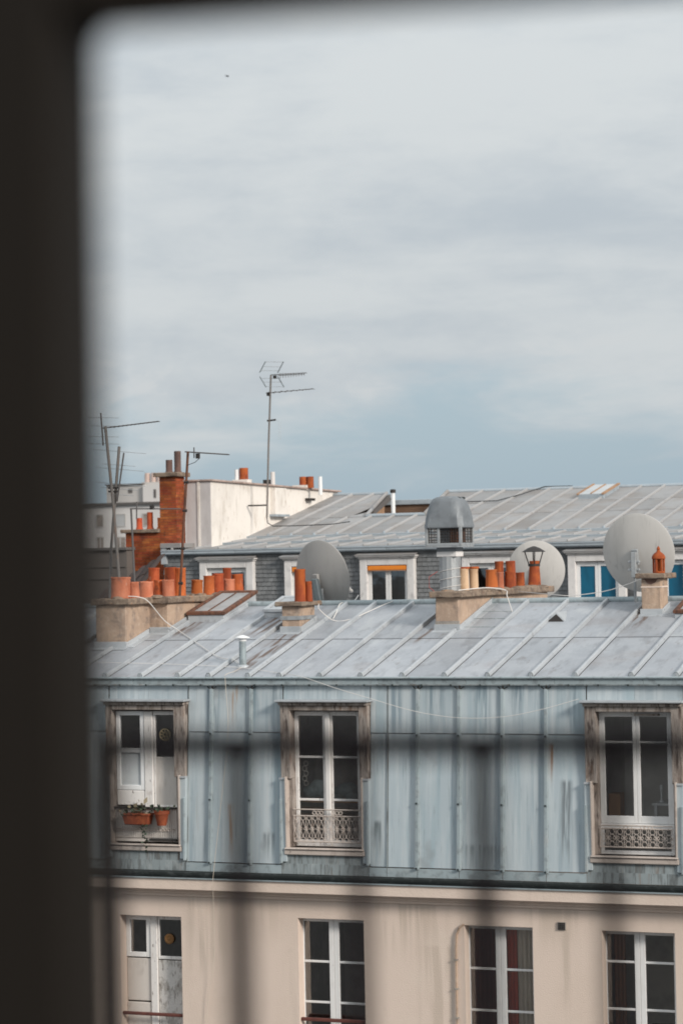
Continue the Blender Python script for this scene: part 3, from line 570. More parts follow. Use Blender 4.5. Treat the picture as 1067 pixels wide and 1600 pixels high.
# long stack with a dozen pots, beside the window jamb
c1 = shaft('chimney', [(-4.74, 1.61), (-4.23, 1.61), (-4.23, 2.41), (-3.90, 2.41), (-3.90, 5.40), (-4.74, 5.40)], -1.6, -.665, 'long rendered chimney stack with a crowd of terracotta pots')
slab_([(-4.80, 1.55), (-4.13, 1.55), (-4.13, 2.33), (-3.84, 2.33), (-3.84, 5.50), (-4.80, 5.50)], -.668, -.572, c1)
flash(c1, -4.74, -4.23, 1.61); sflash(c1, -4.23, 1.6, 2.36); flash(c1, -4.19, -3.90, 2.41); sflash(c1, -3.90, 2.4, 3.8)
Z1 = -.574
for x, y, r, h, m, tp_ in ((-4.40, 1.80, .150, .33, 'terracotta_pale', .98), (-4.22, 1.92, .078, .25, 'terracotta_pale', .95),
    (-4.27, 2.42, .105, .25, 'terracotta_pale', .97), (-4.03, 2.72, .096, .27, 'terracotta_pale', .98), (-4.20, 2.76, .085, .27, 'terracotta', .96), (-4.45, 3.05, .09, .46, 'terracotta', .97), (-4.42, 3.60, .10, .46, 'terracotta_dark', .97), (-4.28, 3.66, .09, .45, 'terracotta', .97),
    (-4.12, 3.95, .094, .25, 'terracotta', .96), (-4.10, 4.36, .092, .31, 'terracotta', .96), (-4.16, 4.55, .07, .22, 'terracotta_dark', .96), (-4.12, 4.78, .094, .34, 'terracotta', .97), (-4.02, 4.98, .095, .245, 'terracotta_pale', .97), (-4.16, 5.20, .072, .43, 'terracotta_dark', .96), (-4.05, 5.40, .095, .32, 'terracotta', .96)):
    pot(c1, x, y, Z1, r, h, m, tp_)
fl = MB()                                                      # crumbling mortar flaunching round the pots
for k in range(26): 
    x, y = random.choice(((-4.35, 1.85), (-4.15, 2.6), (-4.1, 4.0), (-4.1, 4.5), (-4.08, 5.0), (-4.08, 5.35)))
    fl.lathe((x+random.uniform(-.12, .12), y+random.uniform(-.2, .2), H+Z1-.01), [(.10, 0), (.085, .03), (.04, .045)], 8)
fl.build('flaunching', 'slab', c1, rough=.004, kind='stuff')
# short stack
c2 = shaft('chimney', [(-1.975, 2.385), (-1.677, 2.385), (-1.677, 2.99), (-1.975, 2.99)], -1.4, -.735, 'small rendered chimney with two rust coloured pots and a zinc strap')
slab_([(-2.06, 2.31), (-1.60, 2.31), (-1.60, 3.10), (-2.06, 3.10)], -.738, -.672, c2)
flash(c2, -1.975, -1.677, 2.385); sflash(c2, -1.677, 2.38, 3.0)
s2 = MB(); s2.box(-1.99, -1.662, 2.370, 2.384, H-.945, H-.885); s2.box(-1.676, -1.660, 2.384, 2.99, H-.945, H-.885); s2.build('strap', 'galv', c2)
pot(c2, -1.76, 2.62, -.675, .085, .50, 'terracotta_dark', .98); pot(c2, -1.655, 2.72, -.675, .055, .31, 'terracotta_dark', .95)
# stack carrying the ventilation cowl
c3 = shaft('chimney', [(.50, 2.42), (.865, 2.42), (.865, 6.83), (.50, 6.83)], -2.0, -.635, 'long rendered chimney stack under the grey ventilation cowl')
slab_([(.435, 2.33), (.955, 2.33), (.955, 6.95), (.435, 6.95)], -.64, -.548, c3)
flash(c3, .50, .865, 2.42); sflash(c3, .865, 2.4, 3.95)
nb(.497, .868, 2.412, 2.46, -1.14, -.985).build('damp_base', 'cement_grey', c3)
Z3 = -.55
for x, y, r, h, m, tp_ in ((.66, 3.28, .075, .34, 'pot_buff', 1.0), (.74, 3.5, .07, .33, 'pot_buff', 1.0), (.72, 4.42, .098, .305, 'terracotta', .86), (.74, 4.78, .055, .26, 'terracotta_pale', .95), (.66, 4.98, .07, .43, 'terracotta_dark', .96), (.78, 5.10, .075, .265, 'terracotta_dark', .96),
    (.70, 5.45, .078, .43, 'terracotta_dark', .96), (.70, 5.92, .07, .24, 'terracotta_dark', .97)):
    pot(c3, x, y, Z3, r, h, m, tp_)
for x, y in ((.66, 3.28), (.74, 3.5)): MB().lathe((x, y, H+Z3+.33), [(.085, 0), (.085, .03), (.05, .03)], 16).build('pot_cap', 'terracotta_dark', c3)
rp = pot(c3, .70, 6.66, Z3, .105, .42, 'terracotta_dark', .74, lab='tapered pot under a dark metal rain cap')
rc = MB().lathe((.70, 6.66, H+Z3+.60), [(.19, -.035), (.195, -.03), (.10, .03), (.02, .06), (.001, .06)], 18)
for k in range(4):
    a = k*math.pi/2+.4; rc.tube([(.70+.085*math.cos(a), 6.66+.085*math.sin(a), H+Z3+.36), (.70+.15*math.cos(a), 6.66+.15*math.sin(a), H+Z3+.575)], .010, 5)
rc.lathe((.70, 6.66, H+Z3+.36), [(.098, -.03), (.098, .012), (.08, .012)], 16).build('rain_cap', 'iron_dark', c3)
fl = MB()
for k in range(22): fl.lathe((random.uniform(.52, .86), random.uniform(2.5, 6.8), H+Z3-.012), [(.13, 0), (.10, .028), (.05, .04)], 8)
fl.build('flaunching', 'slab', c3, rough=.004, kind='stuff')
# stack with the lantern pot
c4 = shaft('chimney', [(3.448, 3.185), (3.748, 3.185), (3.748, 3.56), (3.448, 3.56)], -1.3, -.41, 'square chimney pier topped by a lantern shaped terracotta pot')
slab_([(3.375, 3.10), (3.83, 3.10), (3.83, 3.76), (3.375, 3.76)], -.413, -.335, c4)
flash(c4, 3.448, 3.748, 3.185, .09); sflash(c4, 3.748, 3.18, 3.57)
nb(3.440, 3.756, 3.178, 3.568, -.545, -.522).build('band', 'plaster', c4)
sh = MB().prism([(3.49, 3.184, H-.415), (3.70, 3.184, H-.415), (3.66, 3.184, H-.47), (3.60, 3.184, H-.495), (3.54, 3.184, H-.475)], (0, -.006, 0)).build('soot_patch', 'pot_brown', c4)
ln = MB(); lx, ly, lz = 3.66, 3.40, H-.335
ln.lathe((lx, ly, lz), [(.095, 0), (.095, .022), (.082, .03), (.082, .03)], 12)
for k in range(6):
    a = k*math.pi/3+.3; ln.tube([(lx+.075*math.cos(a), ly+.075*math.sin(a), lz+.02), (lx+.075*math.cos(a), ly+.075*math.sin(a), lz+.215)], .017, 6)
ln.lathe((lx, ly, lz), [(.09, .205), (.102, .215), (.10, .24), (.085, .27), (.055, .30), (.03, .315), (.028, .33), (.018, .345), (.03, .355), (.02, .375), (.006, .40), (.001, .40)], 18)
ln.lathe((lx, ly, lz), [(.035, .02), (.035, .21)], 10)
ln.build('lantern_pot', 'terracotta_dark', c4, smooth=True)
# rooflights and hatch
def rooflight(u0, u1, v0, v1, h, panes_, label, name='rooflight', glassm='glass_roof', framem='rust', pm=None):
    def q(u, v, o): return P(u, v, zr_(v)+o)
    kb = MB().hexa([q(u0, v0, 0), q(u1, v0, 0), q(u1, v1, 0), q(u0, v1, 0)], [q(u0, v0, h), q(u1, v0, h), q(u1, v1, h), q(u0, v1, h)]).build(name, 'zinc_batten', NB, bevel=.006, label=label)
    fr = MB()
    for a, b, c, d in ((u0-.02, u0+.04, v0-.02, v1+.02), (u1-.05, u1+.03, v0-.02, v1+.02), (u0+.04, u1-.05, v0-.02, v0+.05), (u0+.04, u1-.05, v1-.04, v1+.02)):
        fr.hexa([q(a, c, h+.004), q(b, c, h+.004), q(b, d, h+.004), q(a, d, h+.004)], [q(a, c, h+.055), q(b, c, h+.055), q(b, d, h+.055), q(a, d, h+.055)])
    fr.build('frame', framem, kb, bevel=.005)
    n = panes_
    for i in range(n):
        a, b = u0+.045+(u1-u0-.1)*i/n+.006, u0+.045+(u1-u0-.1)*(i+1)/n-.006
        MB().hexa([q(a, v0+.05, h+.02), q(b, v0+.05, h+.02), q(b, v1-.04, h+.02), q(a, v1-.04, h+.02)], [q(a, v0+.05, h+.03), q(b, v0+.05, h+.03), q(b, v1-.04, h+.03), q(a, v1-.04, h+.03)]).build('pane', glassm, kb)
        if i: fr2 = MB().hexa([q(a-.012, v0+.05, h+.02), q(a, v0+.05, h+.02), q(a, v1-.04, h+.02), q(a-.012, v1-.04, h+.02)], [q(a-.012, v0+.05, h+.045), q(a, v0+.05, h+.045), q(a, v1-.04, h+.045), q(a-.012, v1-.04, h+.045)]).build('glazing_bar', framem, kb)
    return kb
k1 = rooflight(-3.84, -3.22, 3.0, 4.25, .12, 2, 'rooflight with rusty frame and two grey panes, against the long chimney stack', glassm='rooflight_pane')
k2 = rooflight(-2.62, -2.25, 3.2, 3.95, .10, 1, 'small zinc roof hatch beside the small chimney', 'roof_hatch', 'zinc_batten', 'zinc_batten')
k3 = rooflight(4.00, 4.62, 2.95, 3.72, .08, 1, 'rooflight with rusty frame beside the square chimney pier', glassm='rooflight_pane')
# vent pipe with a small flat hat
vp = MB(); vx, vy = -1.842, .62; vb_ = zr_(.62)
vp.lathe((vx, vy, H), [(.052, vb_-.05), (.050, -1.20)], 16); vp = vp.build('vent_pipe', 'zinc_trim', NB, smooth=True, label='zinc vent pipe with a shallow white hat near the eave')
MB().lathe((vx, vy, H-1.20), [(.058, 0), (.058, .03), (.05, .03), (.11, .045), (.11, .055), (.03, .085), (.001, .09)], 18).build('hat', 'pvc', vp)
MB().lathe((vx, vy, H+vb_-.02), [(.10, 0), (.085, .035), (.055, .05)], 14).build('collar', 'zinc_batten', vp)
# little triangular roof vent
def rq(u, v, o=0.): return P(u, v, zr_(v)+o)
tv = MB(); a, b, c, d = rq(2.07, 2.82, .01), rq(2.39, 2.82, .01), rq(2.235, 2.86, .14), rq(2.235, 3.40, .02)
tv.face([a, b, c]); tv.face([a, c, d]); tv.face([b, d, c]); tv.face([a, d, b]); tv = tv.build('roof_vent', 'zinc_batten', NB, label='dark mouthed triangular vent on a roof batten')
MB().prism([rq(2.10, 2.825, .012), rq(2.36, 2.825, .012), rq(2.235, 2.862, .115)], (0, -.012, 0)).build('mouth', 'iron_dark', tv)
# sheet patches and rust runs lying on the zinc
def runs(pts, w, m, name):
    mb = MB()
    for (u0, v0), (u1, v1) in zip(pts, pts[1:]):
        mb.hexa([rq(u0-w, v0, .012), rq(u0+w, v0, .012), rq(u1+w*.7, v1, .012), rq(u1-w*.7, v1, .012)], [rq(u0-w, v0, .0145), rq(u0+w, v0, .0145), rq(u1+w*.7, v1, .0145), rq(u1-w*.7, v1, .0145)])
    return mb.build(name, m, NB)
# horizontal laps on the short sheets beside the cowl stack
for v in (2.55, 3.0, 3.4): rsheet(.90, 1.42, v, v+.02, .016, 'lap', 'zinc_grime')

# ------------------------------------------------------------------ slate mansard building behind
FB = thing('slate_mansard_building', 'long building behind with dark slate wall, white dormers and pale zinc roof', 'building', FO, -A)
FL, FR = -4.84, 14.0
def fb(u0, u1, v0, v1, z0, z1): return BX(u0, u1, v0, v1, z0+H, z1+H)
fd = [(-3.79, -2.34), (-1.51, -.10), (.467, 1.868), (3.07, 4.47), (5.69, 7.09), (7.30, 8.70), (10.1, 11.5)]
go = []                                                        # glazed openings (u0, u1, z0, z1)
for i, (a, b) in enumerate(fd): go.append((a+.19, b-.19, -1.9, -.225))
w = MB(); e = [FL]+[q for g_ in go for q in g_[:2]]+[FR]
for i in range(0, len(e), 2): w.box(e[i], e[i+1], .10, .35, 0, H+.20)
for a, b, z0, z1 in go: w.box(a, b, .10, .35, 0, H+z0); w.box(a, b, .10, .35, H+z1, H+.2)
w.box(FL, FR, 17, 17.3, 0, H+.2); w.box(FL, FL+.2, .35, 17, 0, H+.2); w.box(FR-.2, FR, .35, 17, 0, H+.2)
w.build('wall', 'slate_wall', FB)
sl = MB(); rows = 16; ex = .105
for r in range(rows):
    zt = .17-r*ex; u = FL+(.07 if r % 2 else 0)
    while u < FR-.1:
        ww = .125*random.uniform(.93, 1.05); c = u+ww/2
        if not any(a-.17 < c < b+.17 and zt < -.02 for a, b, _, _ in go):
            j = random.uniform(-.004, .004)
            sl.hexa([(u+.003, .062+j, H+zt-ex-.008), (u+ww-.003, .062+j, H+zt-ex-.008), (u+ww-.003, .075+j, H+zt-ex-.008), (u+.003, .075+j, H+zt-ex-.008)],
                    [(u+.003, .088, H+zt+.01), (u+ww-.003, .088, H+zt+.01), (u+ww-.003, .098, H+zt+.01), (u+.003, .098, H+zt+.01)])
        u += ww
sl = sl.build('slate', 'slate', FB, kind='stuff')
for i, (a, b) in enumerate(fd):
    lab = ['white dormer window half hidden by the terracotta pots', 'white dormer window behind the leaning dish', 'white dormer window with an orange roller blind', 'white dormer window beside the cowl', 'white dormer window with blue lined panes beside the big dish', 'white dormer window with blue lined panes beyond the lantern pot', None][i]
    s = MB(); s.box(a, a+.19, -.08, .20, H-1.95, H-.06); s.box(b-.19, b, -.08, .20, H-1.95, H-.06); s.box(a+.19, b-.19, -.08, .20, H-.225, H-.06)
    d = s.build('dormer_window', 'stone_white', FB, bevel=.012, label=lab)
    h = MB(); h.box(a-.03, b+.03, -.11, .12, H-.062, H-.02); h.box(a-.07, b+.07, -.17, .12, H-.02, H+.015)
    h.build('hood_moulding', 'stone_white', d, bevel=.01)
    MB().hexa([(a-.09, -.19, H+.015), (b+.09, -.19, H+.015), (b+.05, .09, H+.06), (a-.05, .09, H+.06)], [(a-.09, -.19, H+.03), (b+.09, -.19, H+.03), (b+.05, .09, H+.085), (a-.05, .09, H+.085)]).build('hood_flashing', 'zinc_far', d)
    a2, b2 = a+.19, b-.19; m = (a2+b2)/2
    blue = i in (4, 5)
    for p, q in ((a2, m-.003), (m+.003, b2)):
        l, r_ = (.085, .065) if p == a2 else (.065, .085)
        frame_rect(MB(), p, q, -1.88, -.235, .02, .07, l, r_, .08, .10).build('casement', 'paint_grey' if not blue else 'pvc', d, bevel=.005)
        MB().box(p+l-.006, q-r_+.006, .04, .045, H-1.81, H-.33).build('pane', 'glass_far' if not blue else 'blue_film', d)
        if blue: MB().box(p+l-.02, q-r_+.02, .09, .10, H-1.85, H-.30).build('blue_blind', 'blue_cloth', d)
    if i in (1, 2):
        bl = MB(); bl.box(a2+.012, b2-.012, -.07, .0, H-.345, H-.235); bl.build('roller_blind', 'orange', d, bevel=.015)
        MB().box(a2+.012, b2-.012, -.075, -.062, H-.362, H-.345).build('blind_bar', 'timber', d)
    room(a2, b2, -1.9, -.225, .36, 2.0, d, 'room' if i != 3 else 'room_dark')
# eave gutter band
u = FL
while u < FR:
    ww = min(2.0, FR-u)
    fb(u+.002, u+ww-.002, -.085, .02, .14, .235).build('eave_fascia', 'zinc_far_trim', FB, bevel=.01)
    u += 2.0
fb(FL, FR, -.03, .06, .115, .14).build('soffit', 'zinc_far_trim', FB)
fb(FL, FR, -.10, -.082, .205, .245).build('eave_roll', 'zinc_far_trim', FB, bevel=.008)
# stepped low zinc skirts and the main slope
FBat = [-4.84]+[round(-4.54+.64*k, 3) for k in range(29)]+[14.0]
f1 = lambda v: .24+(v+.2)*.068
f2 = lambda v: .405+(v-1.5)*.068
f3 = lambda v: .565+(v-3.0)*.19
def fsheet(u0, u1, v0, v1, zf, off=0., sh0=0., sh1=0., name='roof_sheet'):
    lo = [(u0+sh0, v0, H+zf(v0)+off), (u1+sh0, v0, H+zf(v0)+off), (u1+sh1, v1, H+zf(v1)+off), (u0+sh1, v1, H+zf(v1)+off)]
    return MB().hexa(lo, [(a, b, c+.008) for a, b, c in lo]).build(name, 'zinc_far', FB)
PFf = lambda u, v, zr: (u, v, zr+H)
for a, b in zip(FBat, FBat[1:]):
    fsheet(a+.004, b-.004, -.09, 1.5, f1); fsheet(a+.004, b-.004, 1.46, 3.02, f2)
for u in FBat[1:-1]:
    batten(u, -.08, 1.47, parent=FB, zf=f1, PF=PFf, hh=.05).build('roof_batten', 'zinc_far_batten', FB, bevel=.006)
    batten(u+.32, 1.47, 2.98, parent=FB, zf=f2, PF=PFf, hh=.05).build('roof_batten', 'zinc_far_batten', FB, bevel=.006)
fb(FL, FR, 1.44, 1.5, f1(1.45), .40).build('step_riser', 'zinc_far_trim', FB); fb(FL, FR, 1.435, 1.475, .392, .418).build('step_roll', 'zinc_far_trim', FB, bevel=.008)
fb(FL, FR, 2.95, 3.02, f2(2.98), .565).build('step_riser', 'zinc_far_trim', FB); fb(FL, FR, 2.945, 2.99, .552, .580).build('step_roll', 'zinc_far_trim', FB, bevel=.008)
RID, MID = 8.95, 5.45
def side(v, which):                                            # slanted verges of the raised parts
    return (-1.49-.70*(v-5.36)/3.28) if which == 'l' else (.17-.54*(v-5.40)/3.25)
MBt = [u for u in FBat]
for a, b in zip(MBt, MBt[1:]):
    a_, b_ = a+.004, b-.004
    fsheet(a_, b_, 2.97, 5.48, f3)
    fsheet(a_, b_, 5.44, 7.1, f3, .009) if (b < -1.5 or a > .1) and not (-2.2 < b < -1.5) else None
    if b < -2.2 or a > .1: fsheet(a_, b_, 7.06, RID, f3, .004 if 0 else .016)
def quad(pts, name='roof_sheet'):
    lo = [(u, v, H+f3(v)+.012) for u, v in pts]
    return MB().hexa(lo, [(x, y, q+.008) for x, y, q in lo]).build(name, 'zinc_far', FB)
lastl = max(u for u in MBt if u < -2.2); firstr = min(u for u in MBt if u > .1)
nl = min(u for u in MBt if u > lastl)
quad([(lastl, 5.44), (min(nl, side(5.44, 'l')), 5.44), (side(7.1, 'l'), 7.1), (lastl, 7.1)])
quad([(lastl, 7.06), (side(7.06, 'l'), 7.06), (side(RID, 'l'), RID), (lastl, RID)])
if nl < side(5.44, 'l'): quad([(nl, 5.44), (side(5.44, 'l'), 5.44), (side(6.2, 'l'), 6.2), (nl, 5.6)])
quad([(side(5.44, 'r'), 5.44), (firstr, 5.44), (firstr, 7.1), (side(7.1, 'r'), 7.1)])
quad([(side(7.06, 'r'), 7.06), (firstr, 7.06), (firstr, RID), (side(RID, 'r'), RID)])
for u in FBat[1:-1]:
    v1 = RID if (u < -2.25 or u > .15) else (5.45 if u > -1.5 else 5.3)
    batten(u, 3.05, min(v1, 5.5), zf=f3, PF=PFf, hh=.06).build('roof_batten', 'zinc_far_batten', FB, bevel=.006)
    if v1 > 6: batten(u, 5.47, v1, zf=lambda v: f3(v)+.01, PF=PFf, hh=.06).build('roof_batten', 'zinc_far_batten', FB, bevel=.006)
    MB().lathe((u, 3.0, H+.57), [(.036, 0), (.036, .04), (.02, .06)], 8).build('batten_stop', 'zinc_far_trim', FB)
# slanted verge rolls
MB().tube([(side(v, 'r')-.02, v, H+f3(v)+.05) for v in (5.44, RID)], .05, 8).build('verge_roll', 'zinc_far', FB, smooth=True)
MB().tube([(side(v, 'l')+.02, v, H+f3(v)+.05) for v in (5.44, RID)], .05, 8).build('verge_roll', 'zinc_far', FB, smooth=True)
for a, b, v in ((FL, side(RID, 'l'), RID), (side(RID, 'r'), 14.0, RID), (side(5.45, 'l'), side(5.45, 'r'), MID)):
    MB().tube([(a, v+.02, H+f3(v)+.035), (b, v+.02, H+f3(v)+.035)], .055, 8).build('ridge_roll', 'zinc_far_trim', FB, smooth=True)
for a, b in ((FL, side(RID, 'l')), (side(RID, 'r'), FR)):
    lo = [(a, RID, H+f3(RID)), (b, RID, H+f3(RID)), (b, 17.3, H+.25), (a, 17.3, H+.25)]
    MB().hexa(lo, [(x, y, q+.01) for x, y, q in lo]).build('rear_roof_sheet', 'zinc_far', FB)
# timber gable under the raised part, and the brown wall at the back of the roof well
gm = MB(); g0 = H+.95
gm.prism([(side(5.36, 'l')-.05, 5.40, g0), (side(RID, 'l')-.05, RID, g0), (side(RID, 'l')-.05, RID, H+f3(RID)), (side(5.36, 'l')-.05, 5.40, H+f3(5.40))], (-.04, 0, 0))
gb = gm.build('gable', 'timber', FB)
MB().prism([(side(6.6, 'l')-.02, 6.6, H+f3(6.6)-.16), (side(RID, 'l')-.02, RID+.25, H+f3(RID)-.16), (side(RID, 'l')-.02, RID+.25, H+f3(RID)+.02), (side(6.6, 'l')-.02, 6.6, H+f3(6.6)-.03)], (.06, 0, 0)).build('bargeboard', 'far_roof', gb)
fb(-3.2, .4, 9.5, 9.8, .3, 1.42).build('back_wall', 'brown_wall', FB)
fb(-3.2, .4, 9.42, 9.85, 1.42, 1.56).build('back_coping', 'zinc_far_trim', FB, bevel=.01)
fb(-3.0, 1.0, 5.5, 9.5, .85, .93).build('flat_roof', 'zinc_far', FB)
fp = MB().lathe((-.93, 6.0, H+.9), [(.055, 0), (.055, .78)], 12).build('flue_pipe', 'pvc', FB, smooth=True, label='slim white flue pipe in the roof well')
MB().lathe((-.93, 6.0, H+1.67), [(.075, 0), (.075, .075), (.055, .095)], 12).build('flue_cap', 'iron_dark', fp)
def fq(u, v, o): return (u, v, H+f3(v)+o)
sk = MB().hexa([fq(3.78, 7.25, 0), fq(4.5, 7.25, 0), fq(4.5, 8.75, 0), fq(3.78, 8.75, 0)], [fq(3.78, 7.25, .13), fq(4.5, 7.25, .13), fq(4.5, 8.75, .13), fq(3.78, 8.75, .13)]).build('rooflight', 'zinc_far_trim', FB, bevel=.01, label='rooflight raised near the ridge of the long zinc roof')
fr = MB()
for a, b, c, d in ((3.76, 3.82, 7.23, 8.77), (4.12, 4.15, 7.3, 8.7), (4.44, 4.52, 7.23, 8.77)): fr.hexa([fq(a, c, .132), fq(b, c, .132), fq(b, d, .132), fq(a, d, .132)], [fq(a, c, .17), fq(b, c, .17), fq(b, d, .17), fq(a, d, .17)])
fr.build('frame', 'timber', sk)
for a, b in ((3.825, 4.115), (4.155, 4.435)): MB().hexa([fq(a, 7.26, .134), fq(b, 7.26, .134), fq(b, 8.74, .134), fq(a, 8.74, .134)], [fq(a, 7.26, .15), fq(b, 7.26, .15), fq(b, 8.74, .15), fq(a, 8.74, .15)]).build('pane', 'frost', sk)
MB().tube([fq(.6, 7.0, .08), fq(1.6, 7.05, .07), fq(2.0, 7.9, .08), fq(2.35, 8.95, .10), fq(3.1, 9.1, .07)], .014, 5).build('roof_cable', 'cable_black', FB)
fb(FL-.02, FL+.12, -.02, .1, -.1, .30).build('corner_flashing', 'zinc_batten', FB)
fb(FL-.03, -4.3, -.05, .8, .30, .42).build('corner_cap', 'zinc_far', FB, bevel=.01)

# ------------------------------------------------------------------ white rendered block, brick stack, far blocks
WB = thing('white_rendered_block', 'white rendered wall block with thin brown coping rising beside the brick chimney', 'building', FO+VX*0, -A)
def prismz(pts, z0, z1): return MB().prism([(a, b, H+z0) for a, b in pts], (0, 0, z1-z0))
wbp = [(-4.50, .8), (-3.84, .8), (-3.84, 9.3), (-4.9, 9.3)]
wm = MB().hexa([(-4.52, .8, 5), (-3.84, .8, 5), (-3.84, 9.3, 5), (-5.2, 9.3, 5)], [(-4.52, .8, H+1.96), (-3.84, .8, H+1.96), (-3.84, 9.3, H+1.82), (-5.2, 9.3, H+1.82)])
wm.build('wall', 'render_white', WB)
BX(-4.52, -3.843, .772, .799, H-.2, H+1.93).build('front_face', 'render_shaded', WB)  # thin sheet that paints the front as shaded against the sunlit side wall
BX(-4.20, -4.13, .745, .771, H+.2, H+1.95).build('pilaster', 'render_white', WB, bevel=.006)
for i in range(9):
    v0, v1 = .72+i*.965, .72+(i+1)*.965-.004; zc = lambda v: H+1.965-(v-.8)*.0165
    MB().hexa([(-5.0, v0, zc(v0)), (-3.76, v0, zc(v0)), (-3.76, v1, zc(v1)), (-5.0, v1, zc(v1))], [(-5.0, v0, zc(v0)+.05), (-3.76, v0, zc(v0)+.045), (-3.76, v1, zc(v1)+.045), (-5.0, v1, zc(v1)+.05)]).build('coping', 'coping', WB, bevel=.006)
pr_ = MB().box(-3.84, -3.70, 4.55, 5.30, H+1.12, H+1.86); pr_.build('pier', 'render_white', WB, bevel=.008)
BX(-3.845, -3.66, 4.45, 5.40, H+1.10, H+1.16).build('pier_base', 'zinc_far_trim', WB)
def fpot(par, x, y, zb, r, h, m='terracotta_dark'):
    return MB().lathe((x, y, H+zb), [(r, 0), (r*.97, h), (r*.8, h), (r*.78, h-.1)], 14).build('chimney_pot', m, par, smooth=True)
BX(-4.85, -4.42, 4.35, 4.65, H+1.9, H+2.10).build('pot_base', 'render_white', WB); BX(-4.2, -3.78, 6.88, 7.14, H+1.85, H+1.98).build('pot_base', 'render_white', WB); fpot(WB, -4.58, 4.5, 1.95, .12, .46); fpot(WB, -4.76, 4.45, 1.95, .06, .42, 'pvc'); fpot(WB, -3.93, 7.0, 1.9, .10, .31); fpot(WB, -3.74, 7.05, 1.9, .10, .31); fpot(WB, -3.42, 7.0, 1.7, .055, .50, 'pvc')
fpot(WB, -4.83, 7.0, 1.9, .065, .47, 'far_render'); BX(-5.1, -4.88, 6.95, 7.05, H+1.9, H+2.16).build('roof_box', 'iron_dark', WB)
BX(-3.86, -3.70, 6.9, 7.3, H+1.55, H+1.62).build('bracket', 'iron_dark', WB)

BS = thing('brick_chimney_stack', 'tall red brick chimney with a lower brick wall of three orange pots at its foot', 'chimney', FO, -A)
def bricks(u0, u1, v0, v1, z0, z1, nm='brickwork'):
    bm_ = MB(); bh, bl, j = .068, .225, .008; r = 0; zc = z0
    while zc < z1-.02:
        h = min(bh, z1-zc)-j
        for axis, a, b, c in (('f', u0, u1, v0), ('s', v0, v1, u1)):
            p = a-(bl/2 if (r+(axis == 's')) % 2 else 0)
            while p < b-.01:
                x0, x1 = max(p, a), min(p+bl-j, b)
                if x1-x0 > .02:
                    o = random.uniform(.004, .010)
                    if axis == 'f': bm_.box(x0, x1, c-o, c+.03, H+zc, H+zc+h)
                    else: bm_.box(c-.03, c+o, x0, x1, H+zc, H+zc+h)
                p += bl
        zc += bh; r += 1
    BX(u0+.001, u1-.001, v0+.001, v1, H+z0-.5, H+z1).build('mortar_core', 'mortar', BS)
    return bm_.build(nm, 'brick', BS, kind='stuff')
bricks(-5.02, -4.57, .30, .80, -.6, 2.09); bricks(-5.99, -5.03, .30, .80, -1.2, .70)
BX(-5.02, -4.57, .28, .299, H+2.0, H+2.01).build('course', 'mortar', BS)
MB().box(-5.14, -4.45, .18, .92, H+2.09, H+2.20).build('slab', 'slab', BS, bevel=.015, rough=.006)
MB().box(-6.10, -5.02, .20, .90, H+.70, H+.79).build('slab', 'slab', BS, bevel=.015, rough=.006)
def bpot(x, y, zb, r, h, m): MB().lathe((x, y, H+zb), [(r*1.25, 0), (r*1.2, .03), (r, .05), (r, h), (r*.8, h), (r*.78, h-.1)], 16).build('chimney_pot', m, BS, smooth=True)
bpot(-4.84, .5, 2.19, .085, .33, 'pot_brown'); bpot(-4.66, .62, 2.19, .085, .55, 'pot_brown')
for x, h in ((-5.70, .29), (-5.40, .43), (-5.11, .285)): bpot(x, .5, .79, .075, h, 'terracotta')

TH = thing('tiled_outbuilding', 'dark brown ribbed tile roof sloping down in front of the red brick chimney wall', 'building', NO+VX*11, -A)
tl = lambda u, v: H-.10+(u+9.66)*.54+(v-3)*.60                  # local v from 0 (eave) to 3.4 (top)
MB().prism([(-11.2, .3, 0), (-9.85, .3, 0), (-9.85, 3.4, 0), (-11.2, 3.4, 0)], (0, 0, H-2.75)).build('wall', 'grey_render', TH)
u = -11.3
while u < -9.85:
    for r in range(7):
        v0, v1 = r*.5, r*.5+.52
        t = MB(); n = 5
        ra = [(u+.105*q/ (n-1)*2, .035*math.sin(math.pi*q/(n-1))) for q in range(n)]
        lo = [Vector((x, v0, tl(x, v0)+zz_+.02)) for x, zz_ in ra]; hi = [Vector((x, v1, tl(x, v1)+zz_)) for x, zz_ in ra]
        t.loft([lo+[p-Vector((0, 0, .018)) for p in lo[::-1]], hi+[p-Vector((0, 0, .018)) for p in hi[::-1]]])
        t.build('tile', 'tile', TH)
    u += .215
RB2 = thing('rendered_building', 'low windowless grey brown wall in front of the far white block', 'building', NO+VX*24, -A)
BX(-20.5, -15.46, 0, 6, 0, H+.27).build('wall', 'grey_render', RB2)
BX(-20.6, -15.42, -.08, 6.1, H+.27, H+.345).build('coping', 'far_roof', RB2, bevel=.01)
for q in (-.15, -.45): BX(-20.5, -15.47, -.03, -.001, H+q, H+q+.05).build('string_course', 'grey_render', RB2)

